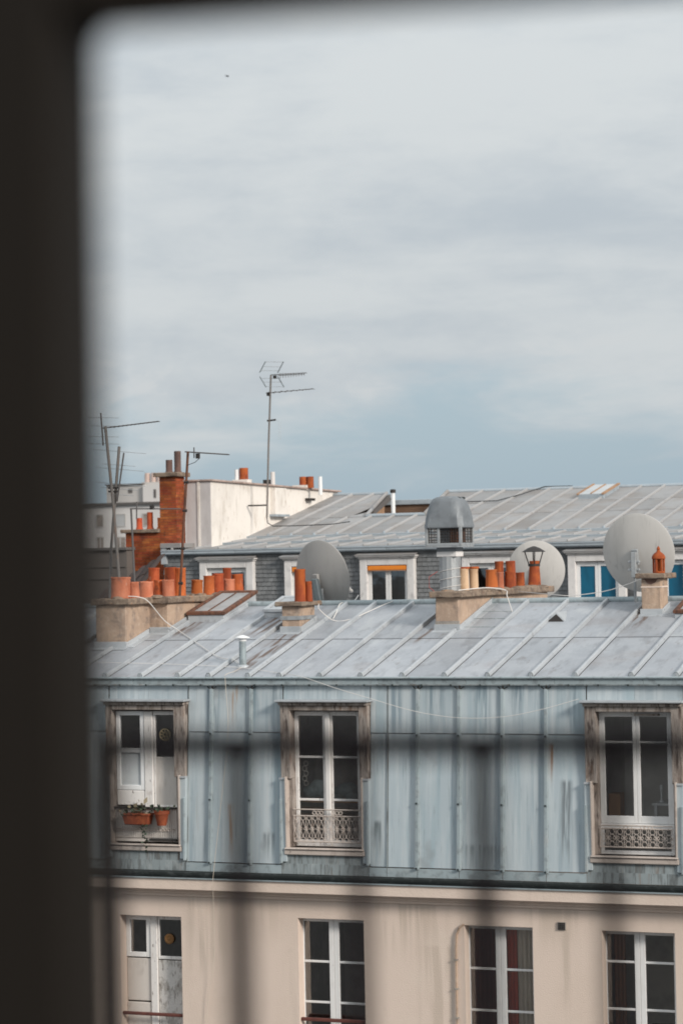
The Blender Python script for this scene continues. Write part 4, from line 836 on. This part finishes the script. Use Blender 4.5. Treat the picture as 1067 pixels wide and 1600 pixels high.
AB = thing('apartment_block', 'pale apartment block far off behind the antennas, three flues on its stepped roof', 'building', DO, -A)
BX(-19, -8.5, 0, 12, 0, H+2.95).build('wall', 'far_render', AB)
BX(-19.1, -8.4, -.15, 12.1, H+2.95, H+3.08).build('roof_edge', 'far_roof', AB)
BX(-13.75, -11.5, .8, 10, H+3.08, H+4.03).build('setback', 'far_render_grey', AB); BX(-11.49, -9.2, .6, 10, H+3.08, H+3.98).build('setback', 'far_render', AB)
BX(-13.8, -11.55, .7, 10, H+4.03, H+4.09).build('roof_edge', 'far_roof', AB)
BX(-11.75, -10.6, 1.0, 1.6, H+3.98, H+4.15).build('flue_base', 'far_render_grey', AB)
for x in (-11.55, -11.18, -10.82): MB().lathe((x, 1.3, H+4.14), [(.16, 0), (.15, .5)], 10).build('flue', 'flue_pink', AB)
BX(-12.45, -12.2, .78, .799, H+3.6, H+3.82).build('vent', 'far_roof', AB); BX(-10.85, -10.72, .58, .599, H+3.3, H+3.75).build('vent', 'far_roof', AB)
for x0, x1, z0, z1, m in ((-13.95, -13.6, 1.86, 2.44, 'room_dark'), (-12.88, -12.28, 1.86, 2.44, 'shutter'), (-13.93, -13.6, .62, 1.26, 'room_dark'), (-12.86, -12.28, .62, 1.24, 'room_dark'),
                          (-15.4, -15.0, 1.86, 2.44, 'room_dark'), (-11.2, -10.7, 1.86, 2.44, 'room_dark')):
    wv = frame_rect(MB(), x0-.05, x1+.05, z0-.05, z1+.05, -.03, -.002, .05, .05, .05, .05).build('window', 'far_render_grey', AB)
    BX(x0, x1, -.012, -.003, H+z0, H+z1).build('pane', m, wv)
    if z0 < 1: BX((x0+x1)/2-.03, (x0+x1)/2+.03, -.02, -.013, H+z0, H+z1).build('glazing_bar', 'far_render_grey', wv)

# ------------------------------------------------------------------ ventilation cowl
cu, cv, cz = .47, 3.20, -.553
VC = thing('ventilation_cowl', 'grey metal ventilation cowl with domed hood and wire cage on a ribbed duct', 'ventilation cowl', wp(NO, cu, cv, cz), -A)
dz = lambda zr: zr-cz
n = 28; prof = []
MB().loft([[( .158*(1+.035*(j % 2))*math.cos(2*math.pi*j/n), .158*(1+.035*(j % 2))*math.sin(2*math.pi*j/n), zq) for j in range(n)] for zq in (0, .52)]).build('duct', 'galv', VC)
for zq in (.06, .19, .32): MB().tube([(.168*math.cos(a*math.pi/10), .168*math.sin(a*math.pi/10), zq+.03*math.cos(a*math.pi/10)) for a in range(20)], .005, 4, closed=True).build('tie_wire', 'cable', VC)
MB().box(-.16, .16, -.16, .16, .52, .60).build('collar', 'stone_white', VC, bevel=.008)
MB().box(-.155, .155, -.155, .155, .60, .66).build('neck', 'cowl', VC)
zb, zt = dz(.14), dz(.43)
fr = MB(); q = .27
for sx in (-1, 1):
    for sy in (-1, 1): fr.box(sx*q-.022, sx*q+.022, sy*q-.022, sy*q+.022, zb, zt)
for sy in (-1, 1): fr.box(-q+.022, q-.022, sy*q-.02, sy*q+.02, zb-.005, zb+.035); fr.box(-q+.022, q-.022, sy*q-.02, sy*q+.02, zt-.03, zt)
for sx in (-1, 1): fr.box(sx*q-.02, sx*q+.02, -q+.022, q-.022, zb-.005, zb+.035); fr.box(sx*q-.02, sx*q+.02, -q+.022, q-.022, zt-.03, zt)
fr.box(-.10, -.06, -q-.012, -q+.012, zb, zt); fr.build('cage_frame', 'galv', VC, bevel=.004)
MB().box(-.29, .29, -.29, .29, zb-.03, zb-.005).build('base_tray', 'galv', VC, bevel=.004)
wm = MB()
for k in range(-6, 7):
    x = k*.039
    for sy in (-1, 1): wm.tube([(x, sy*q, zb), (x, sy*q, zt)], .004, 4, caps=False)
    for sx in (-1, 1): wm.tube([(sx*q, x, zb), (sx*q, x, zt)], .004, 4, caps=False)
for k in range(1, 7):
    zq = zb+(zt-zb)*k/7
    for sy in (-1, 1): wm.tube([(-q, sy*q, zq), (q, sy*q, zq)], .004, 4, caps=False)
    for sx in (-1, 1): wm.tube([(sx*q, -q, zq), (sx*q, q, zq)], .004, 4, caps=False)
wm.build('wire_mesh', 'iron_dark', VC)
MB().box(-.16, .06, -.12, .16, zb, zt).build('fan_box', 'cowl', VC); MB().box(.075, .19, -.20, .20, zb, zt).build('rusty_plate', 'rust', VC)
def octa(s, ch, zq): return [(s, -s+ch, zq), (s, s-ch, zq), (s-ch, s, zq), (-s+ch, s, zq), (-s, s-ch, zq), (-s, -s+ch, zq), (-s+ch, -s, zq), (s-ch, -s, zq)]
def sq(s_, e, zq, n=24):
    o = []
    for j in range(n):
        a_ = 2*math.pi*(j+.5)/n; c_, d_ = math.cos(a_), math.sin(a_); k_ = (abs(c_)**e+abs(d_)**e)**(-1/e); o.append((s_*k_*c_, s_*k_*d_, zq))
    return o
hd = MB().loft([sq(.315, 16, zt-.02), sq(.315, 16, zt+.012), sq(.308, 16, zt+.03), sq(.298, 12, zt+.12), sq(.284, 8, zt+.21), sq(.264, 5.5, zt+.30), sq(.243, 4.4, zt+.37), sq(.218, 3.6, zt+.415), sq(.18, 3, zt+.44), sq(.09, 2.4, zt+.455)])
hd = hd.build('hood', 'cowl', VC, smooth=True)
for x, y in ((-.06, -.15), (.16, -.06), (.18, .09)):
    lg = MB().lathe((0, 0, 0), [(.001, -.01), (.05, -.01), (.055, .0), (.03, .018), (.001, .02)], 12)
    lg.b.transform(Matrix.Translation((x, y, zt+.425)) @ Matrix.Diagonal((1.1, .6, 1, 1))); lg.build('vent_hole', 'gutter', VC)
MB().tube([(-.17, -.1, .30), (-.30, -.12, .22), (-.30, -.12, .06), (-.2, -.1, -.02)], .006, 5).build('loose_wire', 'cable_red', VC)

# ------------------------------------------------------------------ satellite dishes
def dish(label, c, dia, normal, m, arm=True, depth=.11, mast=None, lnb=(0, 0, 0), group='satellite dishes on the near ridge'):
    """shell opening towards normal (local u, v, z), bracket on its back"""
    D = thing('satellite_dish', label, 'satellite dish', wp(NO, c[0], c[1], -1.0), -A, group)
    n = Vector(normal).normalized(); x = Vector((0, 0, 1)).cross(n).normalized(); y = n.cross(x); ctr = Vector((0, 0, c[2]+1.0))
    mt = Matrix(((x.x, y.x, n.x, ctr.x), (x.y, y.y, n.y, ctr.y), (x.z, y.z, n.z, ctr.z), (0, 0, 0, 1)))
    r = dia/2; pf = [(.001, -depth)]+[(r*t, -depth+depth*t*t) for t in (.2, .4, .6, .8, .93, 1)]+[(r*1.012, .004), (r*1.012, .018), (r*.985, .018), (r*.97, .004)]+[(r*t, -depth+depth*t*t+.006) for t in (.9, .6, .3)]+[(.001, -depth+.006)]
    s = MB().lathe((0, 0, 0), pf, 48, close=False); bmesh.ops.remove_doubles(s.b, verts=s.b.verts, dist=.004)
    s.b.transform(mt @ Matrix.Diagonal((.95, 1, 1, 1))); s.build('reflector', m, D, smooth=True)
    bk = MB().box(-.05, .05, -.16, .08, -depth-.06, -depth-.002); bk.b.transform(mt); bk.build('bracket', 'dish' if m == 'dish' else 'galv', D, bevel=.008)
    f = mt @ Vector((0, -r*.52, r*.95)); e0 = mt @ Vector((0, -r*.98, -.02))
    MB().tube([e0, (e0+f)/2-Vector((0, 0, .05)), f], .014, 6).build('feed_arm', 'dish_white', D)
    for dx in (-.035, .035):
        l = MB().lathe((0, 0, 0), [(.02, -.05), (.03, -.03), (.03, .03), (.042, .035), (.042, .06)], 12)
        l.b.transform(Matrix.Translation(f+x*dx) @ (-(n-.7*y)).normalized().to_track_quat('Z', 'Y').to_matrix().to_4x4()); l.build('receiver_head', 'dish_white', D, smooth=True)
    a, b = mast
    MB().tube([Vector(a)-Vector((c[0], c[1], -1.0)), Vector(b)-Vector((c[0], c[1], -1.0))], .022, 8).build('mast', 'galv', D)
    return D, mt
d1, mt1 = dish('grey satellite dish turned sideways behind the small chimney', (-2.08, 4.30, -.325), 1.19, (.36, .93, .16), 'dish', mast=((-2.02, 4.2, -.95), (-2.05, 4.2, -.50)))
hv = MB().hexa([(.02, -.30, .10), (.13, -.30, .10), (.13, -.20, .10), (.02, -.20, .10)], [(-.07, -.32, .66), (.03, -.32, .66), (.03, -.20, .66), (-.07, -.20, .66)]); hv.build('support_post', 'bracket', d1, bevel=.015)
MB().tube([(-.15, -.34, .08), (-.165, -.34, .76)], .016, 7).build('post', 'rust', d1)
for q in (.50, .58): MB().box(-.25, -.05, -.35, -.30, q, q+.018).build('clamp', 'rust', d1)
d2, mt2 = dish('white satellite dish behind the terracotta pots and rain cap', (.49, 7.45, -.285), .99, (-.20, .95, .2), 'dish_white', mast=((.49, 7.3, -1.9), (.49, 7.3, -.3)))
d3, mt3 = dish('largest pale satellite dish, behind the lantern topped chimney pier', (3.18, 4.05, -.03), 1.19, (.10, .98, .18), 'dish_white', mast=((3.17, 3.85, -.85), (3.17, 3.85, -.02)))
ck = MB()
for q in (-.18, -.30): ck.box(-.10, .08, -.26, -.20, 1+q, 1.035+q)
ck.box(-.045, .03, -.28, -.18, .60, .98); ck.build('clamp', 'galv', d3, bevel=.006)

# ------------------------------------------------------------------ aerials
def aerial(label, base, group='television aerials on the roofs'): return thing('aerial', label, 'aerial', base, -A, group)
def yagi(T, p0, p1, el, n, vertical=False, start=.15, m='antenna', r=.011, taper=.45):
    """boom from p0 to p1 with n short rods across it"""
    p0, p1 = Vector(p0), Vector(p1); MB().tube([p0, p1], r, 5).build('boom', m, T)
    d = (p1-p0).normalized(); ax = Vector((0, 0, 1)) if vertical else d.cross(Vector((0, 0, 1))).normalized()
    for i in range(n):
        t = start+(1-start)*i/(n-1) if n > 1 else start
        c = p0+(p1-p0)*t; l = el*(1-taper*i/max(1, n-1)); MB().tube([c-ax*l/2, c+ax*l/2], .008, 4).build('element', m, T)
b0 = (-3.28, 3.0, 1.05)
def rel(base, pts): return [Vector(p)-Vector(base) for p in pts]
T = aerial('tallest aerial, its mast standing against the white rendered wall', wp(FO, *b0))
MB().tube(rel(b0, [(-3.28, 3, 1.05), (-3.19, 3, 3.0), (-3.09, 3, 4.72)]), .026, 8).build('mast', 'mast', T)
yagi(T, *rel(b0, [(-3.10, 3, 4.73), (-2.14, 3.1, 4.745)]), .16, 16, False, .15); yagi(T, *rel(b0, [(-2.9, 3, 4.70), (-2.2, 3.1, 4.715)]), .14, 10, True, .1, r=.008)
for sg in (1, -1):                                             # corner reflector panels
    for dv in (-.16, .16):
        MB().tube(rel(b0, [(-3.20+dv*1.15+.05, 3+dv, 4.74+sg*.05), (-3.03+dv*1.15+.05, 3+dv, 4.74+sg*.33)]), .013, 5).build('reflector', 'bracket', T)
    for q in (.1, .2, .32):
        MB().tube(rel(b0, [(-3.15+q*.5-.18, 3-.16, 4.74+sg*q), (-3.15+q*.5+.20, 3+.16, 4.74+sg*q)]), .005, 4).build('reflector_rod', 'galv', T)
MB().box(.26, .33, -.03, .05, 3.58, 3.66).build('junction_box', 'iron_dark', T)
yagi(T, *rel(b0, [(-3.24, 3, 4.265), (-1.98, 3.15, 4.33)]), .55, 8, False, .12)
MB().box(.08, .14, -.05, .05, 3.14, 3.23).build('junction_box', 'iron_dark', T)
MB().tube(rel(b0, [(-3.22, 3, 3.55), (-2.98, 3, 3.565)]), .025, 6).build('stub', 'iron_dark', T)
MB().tube(rel(b0, [(-2.98, 3, 3.56), (-2.90, 3, 3.54), (-2.90, 3, 3.05), (-2.85, 3, 3.05), (-2.85, 3, 3.5)]), .003, 4).build('loose_wire', 'galv', T)
for q in (1.35,): MB().box(-.52, .02, -.02, .02, q-1.05, q-1.01).build('wall_bracket', 'iron_dark', T)
MB().tube([(0, 0, 0), (.06, -.1, -.14), (.30, -.3, -.23), (1.0, -.1, -.23), (1.8, -.05, -.215), (2.3, 0, -.16)], .013, 5).build('cable', 'cable_black', T)
b0 = (-4.16, 3.3, -1.12)
T = aerial('rusty aerial mast leaning up from the rooflight past the brick chimney', wp(NO, *b0))
MB().tube(rel(b0, [(-4.165, 3.3, -1.15), (-3.925, 3.3, 1.72)]), .022, 8).build('mast', 'rust', T)
for q in (.35, .75, 1.3, 1.9, 2.35): MB().tube([(.24*q/2.84-.03, 0, q), (.24*q/2.84+.03, 0, q)], .028, 6).build('mast_clip', 'iron_dark', T)
yagi(T, *rel(b0, [(-3.98, 3.3, 1.715), (-3.27, 3.4, 1.65)]), .22, 10, False, .2, m='antenna')
MB().tube(rel(b0, [(-3.82, 3.3, 1.61), (-3.82, 3.3, 1.78)]), .010, 5).build('dipole', 'antenna', T); MB().box(.38, .43, -.03, .03, 2.72, 2.80).build('junction_box', 'iron_dark', T)
MB().tube(rel(b0, [(-3.73, 3.3, 1.60), (-3.8, 3.28, 1.54), (-3.93, 3.28, 1.5)]), .005, 4).build('cable', 'cable_black', T)
b0 = (-6.05, 5.0, -1.05)
T = aerial('aerial with one long upward boom and a vertical reflector beside the window jamb', wp(NO, *b0))
MB().tube(rel(b0, [(-6.03, 5, -1.1), (-6.05, 5, -.25), (-6.13, 5, .94), (-6.255, 5, 2.27)]), .026, 8).build('mast', 'mast', T)
yagi(T, *rel(b0, [(-6.33, 5, 2.24), (-5.32, 5.12, 2.325)]), .22, 12, False, .2)
MB().tube(rel(b0, [(-6.335, 5, 2.50), (-6.30, 5, 1.95)]), .015, 6).build('reflector_post', 'antenna', T)
for q in (2.42, 2.28, 2.1, 1.98): MB().tube(rel(b0, [(-6.55, 4.9, q+.01), (-6.05, 5.1, q-.01)]), .004, 4).build('reflector_rod', 'galv', T)
b0 = (-6.26, 5.1, -1.05)
T = aerial('aerial of two crossed rods with thin wire elements, below the long boom', wp(NO, *b0))
MB().tube(rel(b0, [(-6.30, 5.1, -1.1), (-6.24, 5.1, .18), (-6.05, 5.1, 1.93)]), .026, 8).build('mast', 'mast', T)
MB().tube(rel(b0, [(-6.09, 5.06, 1.0), (-5.965, 5.1, 1.82)]), .016, 6).build('boom', 'antenna', T)
for q, l in ((1.85, .9), (1.62, .5), (1.55, .8), (1.3, .85), (1.22, .6), (1.12, .4)): MB().tube(rel(b0, [(-6.1-l*.45, 5.0, q+.05*l), (-6.05+l*.5, 5.2, q-.06*l)]), .004, 4).build('element', 'galv', T)
for q in (1.16, 1.22): MB().box(.02, .17, -.06, .02, q+1.05, q+1.08).build('clamp', 'iron_dark', T)
b0 = (-5.74, 5.0, -1.05)
T = aerial('small aerial with a short boom in front of the three pots of the brick wall', wp(NO, *b0))
MB().tube(rel(b0, [(-5.735, 5, -1.1), (-5.80, 5, .88)]), .018, 8).build('mast', 'antenna', T)
yagi(T, *rel(b0, [(-5.82, 5, .875), (-4.95, 5.1, .85)]), .20, 9, False, .2); MB().tube(rel(b0, [(-5.69, 5, .99), (-5.70, 5, .70)]), .012, 5).build('reflector_post', 'antenna', T)
MB().box(.30, .36, -.03, .03, 1.90, 1.97).build('junction_box', 'iron_dark', T)

# ------------------------------------------------------------------ loose cables
def smoothpts(pts, k=5):
    pts = [Vector(p) for p in pts]; out = []
    for i in range(len(pts)-1):
        p0, p1, p2, p3 = pts[max(i-1, 0)], pts[i], pts[i+1], pts[min(i+2, len(pts)-1)]
        for j in range(k):
            t = j/k; out.append(.5*((2*p1)+(p2-p0)*t+(2*p0-5*p1+4*p2-p3)*t*t+(3*p1-p0-3*p2+p3)*t**3))
    return out+[pts[-1]]
def cable(label, pts, r=.009, m='cable'):
    b = pts[0]; o = MB().tube(smoothpts([Vector(p)-Vector(b) for p in pts]), r, 5).build('cable', m, None, smooth=True)
    o.location = wp(NO, *b); o.rotation_euler = (0, 0, -A); o['label'] = label; o['category'] = 'cable'; o['group'] = 'white cables over the roof and facade'; return o
on = lambda u, v, o=.03: (u, v, zr_(v)+o)
cable('thick white cable from the long chimney stack down to the vent pipe', [(-4.30, 1.75, -.54), (-4.10, 1.8, -.555), (-3.98, 1.9, -.63), (-3.86, 2.2, -.93), on(-3.70, 2.36, .06), on(-3.1, 1.75), on(-2.437, 1.04), on(-2.1, .87), on(-1.95, .70)], .007)
cable('thin white cable sagging in a long curve across the mansard to a dormer hood', [on(-4.3, .76), on(-3.0, .655), on(-1.95, .50), on(-1.646, .42), on(-1.035, .16, .035), (-.62, -.08, -1.685), (-.1, -.12, -1.84), (.392, -.13, -1.975), (1.10, -.13, -2.164), (1.755, -.13, -2.249), (2.40, -.13, -2.228), (2.95, -.13, -2.121), (3.45, -.13, -1.985)], .0042)
cable('thin cable dropping straight down the mansard and cream wall', [on(-1.80, .47), on(-1.83, .28), (-1.845, .02, -1.66), (-1.83, -.03, -1.76), (-1.79, -.06, -2.5), (-1.90, -.12, -3.53), (-1.95, -.32, -4.55), (-1.96, -.30, -4.8), (-2.06, -.10, -5.7), (-2.22, -.04, -6.6), (-2.25, -.04, -8)], .0035, 'beige_cloth')
cable('looping white cable between the grey dish and the ridge', [(-1.57, 2.9, -.72), (-1.50, 2.75, -.80), on(-1.35, 2.95), on(-1.1, 3.0), on(-.9, 3.3, .07), on(-.80, 3.68, .07), (-.72, 3.93, -.70)], .007)
cable('white cable from the dish receivers into the roof', [(-1.55, 4.5, -.62), (-1.53, 4.2, -.72), (-1.57, 3.8, -.73), on(-1.45, 3.3, .05), on(-1.40, 3.05)], .009)
cable('white cable lying on the slab under the terracotta pots', [(.80, 2.6, -.535), (.96, 3.1, -.515), (.98, 3.6, -.52), (1.02, 4.2, -.57), (1.2, 3.7, -.65), on(1.45, 3.2, .04)], .008)
cable('thin white line slung from the pots past the white dish to the big dish', [(.95, 5.0, -.60), (1.87, 3.9, -.64), (2.22, 3.75, -.655), (2.72, 3.7, -.60), (3.07, 3.65, -.51), (3.33, 3.6, -.42)], .006)

# ------------------------------------------------------------------ pots on the half boarded dormer
def leaves(n, c, s, size, m, nm, par, droop=0.):
    lb = MB()
    for k in range(n):
        p = Vector(c)+Vector((random.gauss(0, s[0]), random.gauss(0, s[1]), abs(random.gauss(0, s[2]))-droop*random.random()))
        d = Vector((random.uniform(-1, 1), random.uniform(-1, 1), random.uniform(-.3, 1))).normalized()*size*random.uniform(.6, 1.3); w = d.cross(Vector((random.random(), random.random(), random.random()))).normalized()*size*.3
        lb.face([p, p+d*.5+w, p+d, p+d*.5-w])
    return lb.build(nm, m, par, kind='stuff')
fp_ = thing('flower_pot', 'round terracotta pot with a small green plant hung on the half boarded dormer', 'flower pot', wp(NO, -2.853, -.085, -3.825), -A)
MB().lathe((0, 0, 0), [(.068, 0), (.10, .16), (.112, .162), (.115, .215), (.10, .217), (.095, .17), (.001, .17)], 18).build('pot', 'flower_pot', fp_, smooth=True)
leaves(28, (0, 0, .19), (.07, .05, .035), .07, 'leaf', 'foliage', fp_); MB().tube([(0, .10, .12), (0, .06, .20), (0, .115, .21)], .008, 5).build('hook', 'iron_dark', fp_)
ft = thing('flower_trough', 'long terracotta trough of straggly trailing plants hung on the half boarded dormer', 'flower trough', wp(NO, -3.22, -.09, -3.82), -A)
MB().hexa([(-.20, -.07, 0), (.17, -.07, 0), (.17, .07, 0), (-.20, .07, 0)], [(-.23, -.09, .14), (.20, -.09, .14), (.20, .09, .14), (-.23, .09, .14)]).build('trough', 'flower_pot', ft, bevel=.012)
MB().box(-.24, .21, -.098, .098, .135, .165).build('rim', 'flower_pot', ft, bevel=.008)
leaves(50, (0, 0, .14), (.13, .05, .05), .085, 'leaf', 'foliage', ft); leaves(22, (-.02, 0, .16), (.12, .04, .09), .10, 'leaf_dry', 'dry_stalks', ft)
leaves(36, (.13, -.10, .0), (.022, .012, .0), .06, 'leaf', 'trailing_stem', ft, droop=.38)

# ------------------------------------------------------------------ things seen through the windows
o = BX(0, .17, 0, .22, 0, .34).build('cardboard_box', 'card', None, bevel=.006); o.location = wp(NO, 3.72, .24, -3.63); o.rotation_euler = (0, 0, -A); o['label'] = 'brown cardboard box standing behind the glass of the clean white dormer'; o['category'] = 'box'
tb = thing('table', 'white table edge with a slim white bottle-like lamp behind the clean white dormer', 'table', wp(NO, 4.45, .75, -4.05), -A)
BX(-.22, .30, -.15, .3, .57, .60).build('tabletop', 'pvc', tb); 
for x in (-.18, .26): BX(x-.02, x+.02, -.1, -.06, 0, .57).build('leg', 'pvc', tb)
lm = MB().lathe((0, 0, 0), [(.04, 0), (.035, .02), (.012, .04), (.012, .16), (.025, .17), (.02, .24)], 10).build('lamp', 'pvc', None); lm.location = wp(NO, 4.33, .75, -3.45); lm['label'] = 'slim white lamp on the table behind the clean white dormer'; lm['category'] = 'lamp'
def heap(label, u, v, z, pts, m):
    mb = MB()
    for (x, y, zz_, r) in pts:
        b = bmesh.ops.create_icosphere(mb.b, subdivisions=2, radius=r, matrix=Matrix.Translation((x, y, zz_)) @ Matrix.Diagonal((1.15, 1, .85, 1)))
        for q in b['verts']: q.co += Vector((random.uniform(-1, 1), random.uniform(-1, 1), random.uniform(-1, 1)))*r*.10
    o = mb.build('laundry_heap', m, None, smooth=True); o.location = wp(NO, u, v, z); o.rotation_euler = (0, 0, -A); o['label'] = label; o['category'] = 'laundry'
heap('heap of grey green cloth behind the peeling double sash', -.72, .45, -3.45, [(0, 0, .10, .12), (.14, .02, .15, .15), (.25, -.02, .07, .11), (.52, .05, .12, .14), (.62, 0, .05, .10), (.30, .1, .05, .14)], 'grey_cloth')
sh = BX(-.2, 1.1, -.1, .35, 0, .03).build('shelf', 'card', None); sh.location = wp(NO, -.72, .45, -3.50); sh.rotation_euler = (0, 0, -A); sh['label'] = 'wooden shelf carrying the cloth heap behind the peeling double sash'; sh['category'] = 'shelf'
o = MB().lathe((0, 0, 0), [(.03, 0), (.045, .02), (.05, .07), (.04, .10)], 12).build('cup', 'orange', None, smooth=True); o.location = wp(NO, .09, .40, -3.46); o['label'] = 'small orange cup on the shelf behind the peeling double sash'; o['category'] = 'cup'
og = MB()
for k in range(5): og.ring((.012*(-1)**k, 0, -.07*k), .034, .006, 12, 4)
o = og.build('ornament', 'beige_cloth', None); o.location = wp(NO, -.71, .19, -2.93); o.rotation_euler = (0, 0, -A); o['label'] = 'pale looped ornament hanging inside the peeling double sash'; o['category'] = 'ornament'
def curtain(label, u0, u1, v, z0, z1, m, folds=5):
    mb = MB(); n = folds*6; w = u1-u0
    a = [(w*i/n, .025*math.sin(2*math.pi*folds*i/n), 0) for i in range(n+1)]
    ring_ = lambda zq: [Vector(p)+Vector((0, 0, zq)) for p in a]+[Vector(p)+Vector((0, .006, zq)) for p in a[::-1]]
    mb.loft([ring_(0), ring_(z1-z0)]); o = mb.build('curtain', m, None, smooth=True); o.location = wp(NO, u0, v, z0); o.rotation_euler = (0, 0, -A); o['label'] = label; o['category'] = 'curtain'
curtain('dull red curtain in the window beside the conduit', 2.19, 2.36, .30, -7.1, -5.15, 'red_cloth', 3)
curtain('dark wine curtain in the left leaf of the window beside the conduit', 1.70, 2.08, .34, -7.1, -5.15, 'wine_cloth', 6)
curtain('beige curtain beside the red one in the window by the conduit', 2.365, 2.75, .31, -7.1, -5.15, 'beige_cloth', 6)
curtain('brown curtain behind the left leaf of the lowest window nearest the camera', 3.74, 3.90, .31, -7.1, -5.15, 'brown_cloth', 3)
pf_ = thing('picture_frame', 'dark framed picture leaning inside the window with the brown curtain', 'picture', wp(NO, 4.33, .70, -7.0), -A)
BX(-.16, .20, 0, .03, 0, .50).build('board', 'gutter', pf_)
for a in ((-.19, -.16, -.01, .04, 0, .53), (.20, .23, -.01, .04, 0, .53), (-.16, .20, -.01, .04, .50, .53)): BX(*a).build('moulding', 'pot_brown', pf_)
po = MB().tube([(0, 0, 0), (.42, .1, -.5)], .016, 6).build('pole', 'timber', None); po.location = wp(NO, 3.62, .12, -6.36); po.rotation_euler = (0, 0, -A); po['label'] = 'wooden pole slanting across the window with the brown curtain'; po['category'] = 'pole'

# ------------------------------------------------------------------ bird
bd = MB(); bd.loft([[Vector((x, r*math.cos(a), r*math.sin(a))) for a in [k*math.pi/3 for k in range(6)]] for x, r in ((-.20, .01), (-.10, .05), (.05, .06), (.15, .035), (.21, .005))])
for sg in (-1, 1): bd.hexa([(-.05, 0, .0), (.08, 0, .0), (.02, sg*.28, .10), (-.06, sg*.28, .10)], [(-.05, 0, .02), (.08, 0, .02), (.02, sg*.28, .11), (-.06, sg*.28, .11)]); bd.hexa([(-.06, sg*.28, .10), (.02, sg*.28, .10), (-.07, sg*.55, .06), (-.10, sg*.55, .06)], [(-.06, sg*.28, .11), (.02, sg*.28, .11), (-.07, sg*.55, .07), (-.10, sg*.55, .07)])
bd = bd.build('bird', 'bird', None); bd.scale = (.6, .6, .6); bd.location = (-6.2, 150, H+28.4); bd.rotation_euler = (.2, 0, .4); bd['label'] = 'tiny dark bird flying high in the cloudy sky'; bd['category'] = 'bird'

# ------------------------------------------------------------------ the window and railing we look past
A2 = R(13); UO = Vector((math.cos(A2), -math.sin(A2), 0))
WF = thing('window_frame', 'dark window frame blurred in front of the view, with a rounded upper corner', 'window frame', Vector((0, 1.61, H-1.55)), -A2)
jx, jz = -.166, 1.55+.351
BX(jx-.20, jx, -.05, .04, 0, jz+.16).build('jamb', 'frame_dark', WF, bevel=.006)
BX(1.00, 1.16, -.05, .04, 0, jz+.16).build('jamb', 'frame_dark', WF, bevel=.006)
BX(jx, 1.00, -.05, .04, jz, jz+.16).build('head', 'frame_dark', WF)
r = .014; cn = [(jx, -.045, jz)]+[(jx+r-r*math.sin(t*math.pi/2/6), -.045, jz-r+r*math.cos(t*math.pi/2/6)) for t in range(7)]
MB().prism([(jx-.001, -.045, jz+.001), (jx+r, -.045, jz+.001)]+[(jx+r-r*math.sin(t*math.pi/12), -.045, jz-r+r*math.cos(t*math.pi/12)) for t in range(1, 6)]+[(jx-.001, -.045, jz-r)], (0, .08, 0)).build('corner_fillet', 'frame_dark', WF)
BR = thing('balcony_railing', 'dark blurred balcony railing with thin round bars below its flat top rail', 'railing', Vector((0, 2.3, H-1.55)), -A2)
rz = 1.55-.169
BX(-.2200, 1.3, -.010, .010, rz-.0125, rz+.0125).build('top_rail', 'rail_dark', BR, bevel=.003)
BX(-.2200, 1.3, -.010, .010, .10, .115).build('bottom_rail', 'rail_dark', BR, bevel=.003)
BX(-.2200, -.2125, -.010, .012, .0, rz+.006).build('end_post', 'rail_dark', BR, bevel=.003)
x = -.102; k = 0
while x < 1.3:
    MB().tube([(x, 0, .115), (x, 0, rz-.0125)], (.0118, .0086)[k % 2], 10, caps=False).build('baluster', 'rail_dark', BR, smooth=True)
    x += .1127; k += 1
fl = MB().box(-.8, 1.6, -2.6, .75, -.25, 0).build('floor', 'floor', None); fl.location = (0, 1.61, H-1.55); fl.rotation_euler = (0, 0, -A2); fl['kind'] = 'structure'
ow = MB().box(-.8, 1.6, -2.6, .0, -H+1.55, -.25).build('wall', 'plaster', None); ow.location = (0, 1.61, H-1.55); ow.rotation_euler = (0, 0, -A2); ow['kind'] = 'structure'
